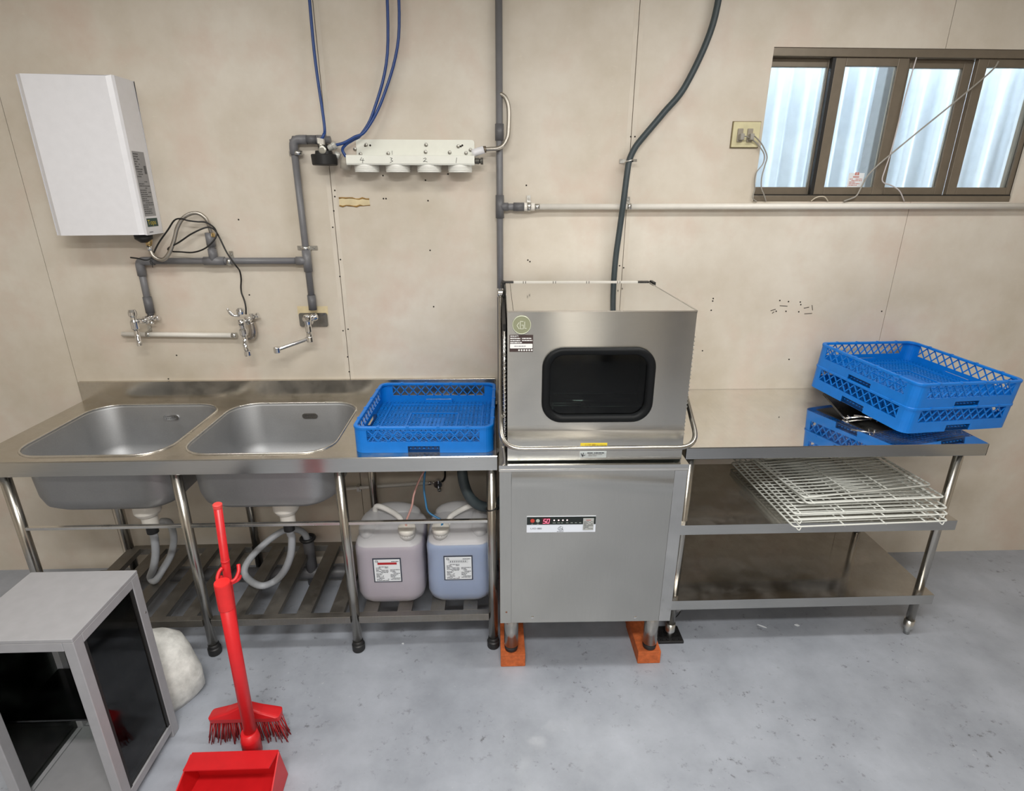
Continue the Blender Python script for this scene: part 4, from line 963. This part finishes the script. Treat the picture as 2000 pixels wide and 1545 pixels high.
# right tap: swivel spout on a metal wall plate
p0 = atY(584, 611, 0); p1 = atY(642, 637, 0)
c = atY(608, 626, -.04)
t = thing('tap', 'chrome swivel tap with long spout on a rectangular metal wall plate', 'tap', (c.x, -.03, c.z))
m = MB().ext([((p0.x+p1.x)/2+a, (p0.z+p1.z)/2+b) for a, b in rrect((p1.x-p0.x)/2, (p0.z-p1.z)/2, .008, 3)], [], wmap, -.008, -.0005)
m.build('wall_plate', steel('plate_steel', (.34, .34, .33, 1), .22, (6, 6, 6), .12, bmp=.05, dirt=.3), t, bevel=.002)
b = atY(601, 628, -.085)
MB().tube([c+V(.004, .03, .006), c+V(0, 0, .004), b+V(.004, .004, .002)], .0125, 14).lathe([(.014, 0), (.017, .002), (.017, .012), (.013, .014)], c+V(-.002, -.008, 0), (-.3, -1, 0), 16).build('inlet_arm', CHROME, t)
MB().lathe([(.007, 0), (.014, .003), (.0165, .012), (.016, .024), (.010, .03)], atY(607, 622, -.07), (.8, .35, .25), 16).build('stop_valve', CHROME, t)
tp_ = atY(600, 620, -.10)
MB().lathe([(.0, .012), (.013, .010), (.0165, .003), (.0175, -.008), (.013, -.018), (.0115, -.03), (.014, -.038), (.0145, -.06), (.011, -.066), (.0125, -.072), (.014, -.09), (.011, -.096)], tp_, (0, 0, 1), 18).build('valve_body', CHROME, t)
MB().lathe([(.012, 0), (.0125, .006), (.004, .009)], atY(597, 623, -.118), (-.3, -1, .2), 14).build('button', CHROME, t)
s0 = tp_+V(0, 0, -.09); s1 = atY(541, 683, -.17)
MB().lathe([(.0155, .01), (.0155, -.014), (.012, -.016)], s0, (0, 0, 1), 16).bar(s0, s1+V(0, 0, .0), .017, .014).build('spout', CHROME, t, bevel=.005)
MB().lathe([(.0125, .012), (.0135, .008), (.0135, -.012), (.0115, -.014)], s1, (0, 0, 1), 16).build('nozzle', CHROME, t)
# left tap, mostly beyond the left edge of the view
c = atY(291, 622, -.04)
t = thing('tap', 'chrome wall tap at the far left below the grey pipe elbow', 'tap', c)
MB().lathe([(.014, -.012), (.0185, -.01), (.0185, .012), (.014, .014)], c+V(0, .012, 0), (0, 0, 1), 16).lathe([(.009, 0), (.012, .002), (.012, .014), (.005, .018), (.005, .026), (.011, .028), (.011, .033)], c+V(.008, .005, -.002), (1, 0, .12), 12).lathe([(.006, 0), (.009, .002), (.009, .008), (.003, .01)], c+V(.012, -.006, -.015), (.3, -.5, -1), 10).build('stop_valve', CHROME, t)
h = atY(262, 628, -.10)
MB().tube(smooth_path([c+V(0, .0, -.003), c+V(-.014, -.025, -.006), h+V(.012, .006, 0), h], 4), .0105, 12).lathe([(.013, 0), (.0175, .003), (.0175, .012), (.013, .014)], c+V(-.004, -.008, -.004), (-.45, -1, -.1), 16).build('inlet_arm', CHROME, t)
MB().lathe([(.0, .052), (.012, .05), (.0165, .04), (.0165, .026), (.011, .018), (.012, .008), (.0165, 0), (.016, -.03), (.011, -.038)], h, (0, 0, 1), 18).build('valve_body', CHROME, t)
MB().tube(smooth_path([h+V(0, 0, -.03), h+V(.002, -.003, -.06), h+V(.01, -.015, -.085), h+V(.012, -.018, -.1)], 5), .0105, 12).build('spout', CHROME, t)
# ================================================================== water heater, its hose and cable
hx1 = -1.3605; hz0 = 1.6465; hy = -.135
wh = thing('water_heater', 'white wall water heater with grey label strip at the left edge', 'water heater', (hx1-.17, 0, hz0))
m = MB().ext([(hx1, 0), (hx1, -.118), (hx1-.006, -.127), (hx1-.022, hy), (hx1-.32, hy), (hx1-.345, -.118), (hx1-.345, 0)], [], lambda a, b, c: (a, b, c), hz0, 2.2)
m.build('casing', WHITE, wh, bevel=.003)
Uh, Wh, Oh = (0, 1, 0), (0, 0, 1), (hx1+.0002, 0, hz0)
def hp2(x, y): p = atX(x, y, hx1); return p.y, p.z-hz0
a0, a1 = hp2(304, 416), hp2(270, 313)
MB().rect(Oh, Uh, Wh, -.108, -.030, .068, .305).build('rating_label', LBGREY, wh)
MB().lines((hx1+.0007, 0, hz0), Uh, Wh, -.104, -.034, .075, .2, 16, .85, .42, 5).lines((hx1+.0007, 0, hz0), Uh, Wh, -.104, -.06, .21, .3, 10, .8, .42, 6).rect((hx1+.0007, 0, hz0), Uh, Wh, -.05, -.036, .225, .255).build('label_print', plain('label_print_grey', srgb(92, 92, 94), .6), wh)
MB().rect(Oh, Uh, Wh, -.103, -.028, .028, .060).build('square_sticker', TEAL, wh)
MB().text('Tops', .026, (hx1+.0007, -.1, hz0+.036), Uh, Wh, sx=1.1).build('sticker_lettering', GOLD, wh)
MB().lines((hx1+.0007, 0, hz0), Uh, Wh, -.1, -.072, .006, .010, 1, 1, .8, 2).build('small_mark', plain('grey_mark', srgb(110, 110, 118), .5), wh)
kb = atY(281, 466, -.07)
MB().lathe([(.034, .022), (.032, .0), (.014, -.014)], (kb.x+.0, -.07, hz0-.02), (0, 0, 1), 18).build('inlet_boss', RUBBER, wh)
bn = atY(291, 475, -.06)
MB().lathe([(.010, .02), (.012, .012), (.012, 0), (.009, -.012)], bn, (.25, 0, 1), 12).build('brass_nipple', BRASS, wh)
fh = thing('braided_hose', 'braided steel hose arching between water heater and grey pipe', 'hose', atY(340, 470, -.06))
pts = [(292, 484, -.06), (298, 498, -.062), (309, 506, -.064), (321, 506, -.066), (331, 493, -.066), (340, 470, -.062), (346, 446, -.058), (356, 428, -.055), (371, 418, -.05), (388, 417, -.046), (402, 427, -.04), (409, 443, -.034), (413, 456, -.028)]
MB().tube(smooth_path([atY(*p) for p in pts], 8), .0078, 12).build('hose', BRAID, fh)
MB().lathe([(.0115, 0), (.013, .004), (.013, .014), (.009, .018)], atY(414, 463, PY), (0, 0, 1), 12).build('hose_nut', BRASS, fh)
MB().cyl(atY(291, 480, -.06), atY(294, 490, -.061), .0098, 12).build('ferrule', CHROME, fh)
cab = [(255, 503), (270, 505), (284, 508), (294, 505), (300, 494), (311, 473), (328, 449), (340, 431), (352, 427), (368, 431), (386, 433), (401, 434), (414, 441), (421, 449), (423, 460), (413, 475), (397, 487), (376, 493), (352, 492), (335, 491), (328, 487), (333, 482), (350, 473), (372, 458), (392, 448), (405, 444), (415, 446), (423, 454), (431, 469), (444, 495), (460, 518), (468, 529), (471, 545), (470.5, 561), (472, 573), (477, 586), (480, 600), (480.5, 614)]
R_ = random.Random(5)
P = [atY(x, y, -.058-.012*math.sin(i*.9)-(0.006 if 12 < i < 22 else 0)+(.02 if i > 30 else 0)) for i, (x, y) in enumerate(cab)]
t = thing('power_cable', 'thin black cable looped around the braided hose and hanging to the middle tap', 'cable', P[20])
MB().tube(smooth_path(P, 5), .0032, 8).build('cable', CABLE, t)
e = atY(294, 508, -.06)
MB().tube(smooth_path([e, e+V(.004, 0, -.012), e+V(.002, 0, -.03)], 4), .0012, 6).tube(smooth_path([e, e+V(-.003, 0, -.008), e+V(-.001, 0, -.018)], 4), .0012, 6).build('cable_tie', CABLE, t)
# ================================================================== filter bracket with four heads
fb = thing('filter_bracket', 'cream metal filter bracket with four heads numbered 4 3 2 1', 'filter bracket', (-.31, 0, 1.93))
m = MB().ext([(-.301+a, 1.962+b) for a, b in rrect(.236, .042, .012, 4)], [], wmap, -.004, -.0005)
m.build('back_plate', CREAM, fb)
zc_, zb_ = 1.9405, 1.9055
prof = lambda x: [(x, -.002, zc_), (x, -.1, zc_+.0005), (x, -.1025, zc_-.002), (x, -.1025, zb_+.006), (x, -.099, zb_), (x, -.096, zb_), (x, -.0985, zb_+.007), (x, -.0985, zc_-.0035), (x, -.002, zc_-.003)]
MB().loft([prof(-.5585), prof(-.0635)], sm=False).build('channel', CREAM, fb)
m = MB()
for x, y in ((693, 291), (704, 301), (758, 300), (832, 283), (831, 297), (878, 298), (910, 299), (919, 293), (715, 283), (895, 286)):
    q = atY(x, y, -.0045); m.lathe([(.0075, 0), (.006, .004), (.001, .005)], (q.x, -.004, q.z), (0, -1, 0), 10)
m.build('screw', steel('dull_screw', (.3, .29, .26, 1), .35, (9, 9, 9)), fb, kind='stuff')
m = MB()
for x, y in ((713, 285), (903, 284), (723, 284), (900, 286)):
    q = atY(x, y, -.0045); m.lathe([(.004, 0), (.003, .0008)], (q.x, -.004, q.z), (0, -1, 0), 10)
m.build('screw_slot', HOLE, fb, kind='stuff')
for i, x in enumerate((716, 776.7, 838, 898.6)):
    q = atY(x, 328, -.06)
    hd = MB().lathe([(.0475, .045), (.049, .018), (.047, .016), (.049, .013), (.047, .010), (.049, .007), (.047, .004), (.0475, 0), (.044, 0), (.043, .012), (.0, .014)], (q.x, -.052, 1.881), (0, 0, 1), 28).build('filter_head', CUP, fb)
DIG = {'4': [[(.45, 1), (.1, .45), (.95, .42)], [(.75, .8), (.55, -.1)]], '3': [[(.2, .95), (.6, .85), (.3, .5), (.7, .3), (.1, 0)]], '2': [[(.15, .8), (.6, .95), (.75, .75), (.1, .2), (.5, .3), (.95, .15)]], '1': [[(.6, 1), (.4, 0)]]}
m = MB()
for ch_, x in (('4', 707), ('3', 765), ('2', 830), ('1', 891)):
    q = atY(x, 316.5, -.1025); m.strokes(DIG[ch_], .0016, (q.x-.008, -.1025, 1.914), U, W, .018)
q = atY(766, 299, -.004); m.strokes([[(0, 0), (0, 1)]], .0012, (q.x, -.0045, q.z-.006), U, W, .014)
m.build('handwritten_digits', CABLE, fb)
MB().lathe([(.006, 0), (.011, .002), (.012, .018), (.007, .02)], (-.064, -.075, 1.922), (1, 0, 0), 12).lathe([(.009, .02), (.009, .024), (.013, .024), (.013, .034)], (-.064, -.075, 1.922), (1, 0, 0), 8).build('end_plug', plain('dark_plug', srgb(92, 90, 84), .4, metal=.4), fb)
a = atY(922, 300, -.05); b = atY(945, 292, -.05)
MB().lathe([(.013, 0), (.0145, .01), (.0145, (b-a).length)], a, b-a, 16).build('outlet_nipple', WHITE, fb)
MB().lathe([(.02, -.045), (.023, -.02), (.02, 0)], (-.565, -.055, 1.905+.028), (.25, 0, 1), 14).build('inlet_nipple', plain('grey_nipple', srgb(166, 160, 148), .5), fb)
fh = thing('braided_hose', 'braided steel hose curving from filter bracket up to the grey riser', 'hose', b)
a = atY(945, 292, -.05)
pts = [a, atY(958, 291, -.055), atY(972, 290, -.058), atY(983, 284, -.058), atY(990, 272, -.056), atY(993, 258, -.053), (.072, -.045, 2.11), (.06, -.04, 2.15), (.04, -.034, 2.165)]
corr([tuple(p) for p in pts], .0085).build('hose', BRAID, fh)
MB().lathe([(.0135, -.006), (.0135, .008), (.010, .010)], a, (1, 0, .05), 6).build('hose_nut', plain('dull_nut', srgb(116, 106, 92), .4, metal=.6), fh)
# pressure gauge style valve with black cap
gv = thing('pressure_valve', 'round black cap valve with pale fittings beside the filter bracket', 'valve', (-.652, -.06, 1.91))
gc = Vector((-.652, -.06, 1.905))
MB().lathe([(.0455, 0), (.048, .003), (.05, .036), (.048, .0395), (.034, .04), (.032, .052), (.012, .054)], gc, (0, 0, 1), 28).build('cap', BLACKP, gv)
bl = MB().lathe([(.014, .05), (.02, .056), (.02, .075), (.012, .08)], gc, (0, 0, 1), 16).build('valve_body', BLACKP, gv)
f1 = atY(629, 293, -.09)
MB().lathe([(.009, 0), (.012, .002), (.012, .012), (.0145, .014), (.0145, .018), (.009, .02)], f1+V(.004, .012, 0), (-.1, -1, 0), 16).cyl(f1+V(-.001, .004, .003), f1+V(-.004, .004, .03), .009, 12).build('front_fitting', plain('silver_fitting', srgb(176, 174, 164), .3, metal=.5), gv)
f2 = atY(627, 277, -.085)
MB().add([f2+V(x, y, z+.18*-x) for x in (-.012, .012) for y in (-.01, .01) for z in (-.009, .012)], [(0, 1, 3, 2), (4, 6, 7, 5), (0, 4, 5, 1), (2, 3, 7, 6), (0, 2, 6, 4), (1, 5, 7, 3)]).build('hose_collar', plain('pale_collar', srgb(206, 202, 192), .5), gv, bevel=.002)
f3 = atY(648, 287, -.065)
MB().lathe([(.008, 0), (.012, .002), (.012, .02), (.014, .022), (.014, .034), (.009, .036)], f3+V(-.014, .004, -.006), (.75, -.1, .35), 14).lathe([(.012, 0), (.012, .02)], f3+V(.008, .01, -.024), (.9, 0, -.5), 12).build('side_fitting', plain('pale_fitting', srgb(196, 196, 190), .35, metal=.3), gv)
def btube(label, pts, r=.0056, mat=BLUET):
    o = MB().tube(smooth_path(pts, 7), r, 10).build('water_tube', mat); tag(o, label, 'tube', 'blue water tubes by the filter'); return o
btube('blue tube rising straight up out of the black cap valve', [f2+V(0, 0, .008), atY(632, 264, -.085), atY(633, 240, -.07), (-.655, -.04, 2.3), (-.652, -.03, 2.62)])
btube('blue tube slanting up right from the black cap valve', [f3+V(.012, 0, .006), atY(672, 279, -.065), atY(692, 268, -.065), atY(715, 254, -.06), (-.41, -.04, 2.15), (-.34, -.03, 2.35), (-.33, -.03, 2.62)])
btube('blue tube bending up from the left end of the filter bracket', [Vector((-.566, -.055, 1.932)), atY(669, 293, -.055), atY(676, 282, -.056), atY(690, 273, -.05), atY(706, 262, -.05), (-.45, -.045, 2.1), (-.385, -.03, 2.3), (-.37, -.03, 2.62)])
# ================================================================== socket and cables by the window
so = thing('socket_box', 'ivory wall socket with grey plugs left of the window', 'socket', (1.03, 0, 2.01))
MB().box(.979, 1.09, -.012, -.0005, 1.981, 2.075).build('plate', IVORY, so, bevel=.003)
MB().box(.9765, 1.0925, -.004, -.0004, 1.9785, 2.0775).build('back_box', plain('dark_backing', srgb(112, 98, 66), .7), so)
for x in (1.008, 1.048):
    q = MB().box(x-.011, x+.011, -.018, -.0115, 2.0, 2.05).build('socket_face', plain('grey_face', srgb(150, 142, 128), .5), so, bevel=.002)
    MB().box(x-.007, x+.009, -.042, -.017, 2.006, 2.03).build('plug', GREYW, q, bevel=.003)
def wire(label, pts, r=.0024, mat=GREYW, name='window_cable'):
    tag(MB().tube(smooth_path(pts, 7), r, 8).build(name, mat), label, 'cable', 'cables around the window')
Yw = -.012
wire('grey cable from the left plug falling along the window edge', [Vector((1.012, -.04, 2.02)), atY(1462, 268, -.03), atY(1476, 278, -.02), atY(1487, 291, -.016), atY(1493, 304, Yw), atY(1490, 320, Yw), atY(1478, 336, Yw), atY(1474, 352, Yw), atY(1474, 370, Yw), atY(1470, 386, Yw), atY(1478, 394, -.006)])
wire('grey cable from the right plug hanging in front of the first pane', [Vector((1.052, -.04, 2.02)), atY(1475, 267, -.03), atY(1488, 282, -.02), atY(1498, 305, Yw), atY(1494, 323, Yw), atY(1488, 345, Yw), atY(1487, 366, Yw), atY(1492, 380, Yw), atY(1496, 393, -.006)])
wire('short pale cable arching over the window sill', [atY(1584, 393, -.004), atY(1592, 387, -.008), atY(1601, 384, -.01), atY(1611, 385, -.01), atY(1617, 393, -.004)], mat=plain('pale_cable', srgb(196, 186, 168), .5))
wire('grey cable rising diagonally across the second window pane', [atY(1648, 393, -.006), atY(1662, 388, -.01), atY(1673, 382, -.012), atY(1682, 366, -.012), atY(1692, 347, -.012), atY(1707, 330, -.012), atY(1733, 307, -.012), atY(1790, 260, -.012), atY(1870, 195, -.012), atY(1935, 140, -.01), atY(1950, 120, -.006)], r=.0032)
wire('white cable loop hanging at the right end of the window', [atY(1790, 112, -.006), atY(1768, 190, -.012), atY(1742, 290, -.012), atY(1729, 330, -.012), atY(1723, 350, -.012), atY(1728, 358, -.012), atY(1738, 361, -.012), atY(1756, 372, -.012), atY(1766, 393, -.006)], mat=plain('white_cable', srgb(196, 190, 190), .5))
# ================================================================== things on the floor in front
dp = thing('dustpan', 'red long handled dustpan standing on the floor, clip at its top', 'dustpan', (-.805, -1.09, 0))
ax0, ax1 = V(-.807, -1.085, .03), V(-.789, -1.1, .735)
MB().cyl(ax0, ax1, .0195, 22).build('handle', RED, dp)
d = (ax1-ax0).normalized()
MB().lathe([(.0195, -.085), (.0222, -.083), (.0222, .004), (.021, .008), (.0, .0085)], ax1, d, 24).build('cap', plain('bright_red_plastic', srgb(226, 40, 40), .35), dp)
cc = ax1+V(-.0, .036, -.004)
arc = [cc+V(.024*math.cos(a), .024*math.sin(a), .004+.012*abs(math.cos(a))) for a in [PI*(-.80+1.6*i/12)+PI/2+PI for i in range(13)]]
cl = MB()
for k in range(12):
    pass
cl.tube(smooth_path([cc+V(-.022, .02, .02), cc+V(-.028, .008, .012), cc+V(-.024, -.012, .0), cc+V(0, -.018, -.004), cc+V(.024, -.012, .0), cc+V(.03, .008, .014), cc+V(.026, .022, .03)], 5), [.0055]*31, 8)
cl.tube(smooth_path([cc+V(-.026, .014, -.006), cc+V(-.026, -.006, -.008), cc+V(0, -.02, -.01), cc+V(.028, -.006, -.006), cc+V(.03, .012, -.004)], 5), .0055, 8)
cl.build('clip', RED, dp)
pan = MB()
def pring(z0, z1): return None
px, py = -.83, -1.28
vs = [(-.14, .15), (.14, .15), (.155, -.12), (-.155, -.12)]
pan.add([(px+a, py+b, .004) for a, b in vs]+[(px+a, py+b, .008) for a, b in vs], [(3, 2, 1, 0), (4, 5, 6, 7), (0, 1, 5, 4), (1, 2, 6, 5), (2, 3, 7, 6), (3, 0, 4, 7)])
pan.add([(px-.14, py+.15, .004), (px+.14, py+.15, .004), (px+.135, py+.13, .13), (px-.135, py+.13, .13), (px-.14, py+.155, .004), (px+.14, py+.155, .004), (px+.135, py+.136, .13), (px-.135, py+.136, .13)], [(0, 1, 2, 3), (7, 6, 5, 4), (0, 4, 5, 1), (3, 2, 6, 7), (1, 5, 6, 2), (0, 3, 7, 4)])
for s in (-1, 1):
    pan.add([(px+s*.14, py+.15, .004), (px+s*.155, py-.12, .004), (px+s*.155, py-.12, .02), (px+s*.135, py+.13, .13), (px+s*.144, py+.15, .004), (px+s*.159, py-.12, .004), (px+s*.159, py-.12, .02), (px+s*.139, py+.13, .13)], [(0, 1, 2, 3), (7, 6, 5, 4), (0, 4, 5, 1), (1, 5, 6, 2), (2, 6, 7, 3), (3, 7, 4, 0)])
pan.add([(px-.135, py+.13, .127), (px+.135, py+.13, .127), (px+.13, py+.07, .135), (px-.13, py+.07, .135), (px-.135, py+.136, .131), (px+.135, py+.136, .131), (px+.13, py+.07, .139), (px-.13, py+.07, .139)], [(0, 1, 2, 3), (7, 6, 5, 4), (0, 4, 5, 1), (1, 5, 6, 2), (2, 6, 7, 3), (3, 7, 4, 0)])
pan.build('pan', RED, dp)
MB().lathe([(.03, 0), (.03, .06), (.024, .09)], (-.807, -1.09, .06), (0, 0, 1), 18).build('hinge_block', RED, dp)
br = thing('broom', 'thin red broom stick held by the dustpan clip', 'broom', (-.84, -1.02, 0))
b1 = atY(424.5, 985, -1.045); b0 = b1+V(-.075, .055, -.9)
MB().cyl(b0, b1, .0115, 18).build('stick', plain('dark_red_stick', srgb(196, 30, 36), .35), br)
dd = (b1-b0).normalized()
MB().lathe([(.0115, -.012), (.0128, -.01), (.0128, .0), (.010, .002), (.0, .0022)], b1, dd, 18).build('end_cap', plain('pale_red_cap', srgb(222, 70, 66), .4), br)
MB().lathe([(.0117, -.004), (.0126, -.003), (.0126, .003), (.0117, .004)], b1-dd*.2, dd, 16).build('joint_ring', RED, br)
MB().loft([[(b0.x+a, b0.y+b, z) for a, b in rrect(hx_, hy_, .012, 3)] for z, hx_, hy_ in ((.095, .12, .02), (.115, .12, .024), (.135, .06, .02), (.155, .018, .016))], sm=False).build('broom_head', RED, br)
m = MB(); R_ = random.Random(9)
for i in range(34):
    for j in range(4):
        x = b0.x-.115+.23*i/33; y = b0.y-.015+.01*j
        m.tube([(x, y, .097), (x+R_.uniform(-.012, .012)+(i-16.5)*.0012, y+R_.uniform(-.01, .01), .002)], .0016, 4)
m.build('bristles', BRISTLE, br, kind='stuff')
# aluminium framed glass cabinet, bottom left
gc_ = thing('glass_cabinet', 'grey aluminium framed glass cabinet standing at the lower left', 'cabinet', (-1.3, -1.1, 0))
gx0, gx1, gy0, gy1, gh = -1.46, -1.133, -1.24, -.945, .665
for x in (gx0, gx1-.03):
    for y in (gy0, gy1-.034):
        MB().box(x, x+.03, y, y+.034, 0, gh).build('post', GREYAL, gc_, bevel=.002)
for z in (.03, gh-.03):
    for x in (gx0, gx1-.025): MB().box(x, x+.025, gy0+.034, gy1-.034, z, z+.03).build('rail', GREYAL, gc_, bevel=.002)
    for y in (gy0, gy1-.025): MB().box(gx0+.03, gx1-.03, y, y+.025, z, z+.03).build('rail', GREYAL, gc_, bevel=.002)
MB().box(gx1-.012, gx1-.006, gy0+.034, gy1-.048, .06, gh-.03).build('glass_pane', PANEG, gc_); MB().box(gx0+.006, gx0+.012, gy0+.034, gy1-.034, .06, gh-.03).build('glass_pane', PANEG, gc_)
MB().box(gx0+.03, gx1-.03, gy1-.012, gy1-.006, .06, gh-.03).build('glass_pane', PANEG, gc_)
for yg in (gy1-.046, gy0+.034): MB().box(gx1-.02, gx1-.003, yg, yg+.012, .06, gh-.03).build('gasket', BLACKAL, gc_)
MB().box(gx0+.03, gx1-.03, gy0+.03, gy1-.03, .03, .06).build('bottom_panel', GREYAL, gc_)
MB().box(gx0+.03, gx1-.03, gy0+.05, gy1-.05, .33, .336).build('shelf_panel', PANEG, gc_)
MB().box(gx0, gx1, gy0, gy1, gh, gh+.012).build('top_panel', GREYAL, gc_, bevel=.002)
MB().lathe([(.004, 0), (.003, .0015)], atX(284, 1196, gx1), (1, 0, 0), 10).build('rivet', CHROME, gc_)
# white woven sack behind it
sk_ = thing('woven_sack', 'bulging white woven sack on the floor behind the glass cabinet', 'sack', (-1.315, -.80, 0))
R_ = random.Random(4); m = MB(); rings = []
for z, q in ((.0, .9), (.03, 1.0), (.10, 1.04), (.17, .98), (.225, .84), (.262, .6), (.285, .3), (.29, .05)):
    rings.append([(-1.315+q*(.195*math.cos(a)+.008*math.sin(3*a+z*20)), -.80+q*(.125*math.sin(a)+.006*math.cos(4*a+z*11)), z+.012*math.sin(2*a+1)*(z > .03)) for a in [2*PI*j/36 for j in range(36)]])
m.loft(rings).build('bag', SACK, sk_)
# scraps on the floor
def scrap(x, y, l, wd, ang, label):
    p = atZ(x, y, .002); m = MB(); n = 8
    m.ext([(p.x+math.cos(ang)*a-math.sin(ang)*b, p.y+math.sin(ang)*a+math.cos(ang)*b) for a, b in [(l*math.cos(2*PI*i/n)*(1+.2*math.sin(5*i)), wd*math.sin(2*PI*i/n)*(1+.25*math.cos(3*i))) for i in range(n)]], [], lambda a, b, c: (a, b, c), .0005, .003)
    tag(m.build('paper_scrap', PAPER), label, 'scrap', 'white scraps on the floor')
scrap(1489, 1223, .018, .0025, -.6, 'thin sliver of white scrap on the floor below the work table')
scrap(1557, 1221, .010, .005, -.3, 'oval white scrap on the floor below the work table')
scrap(787, 1257, .005, .004, 0, 'tiny white scrap on the floor before the jerrycan shelf')
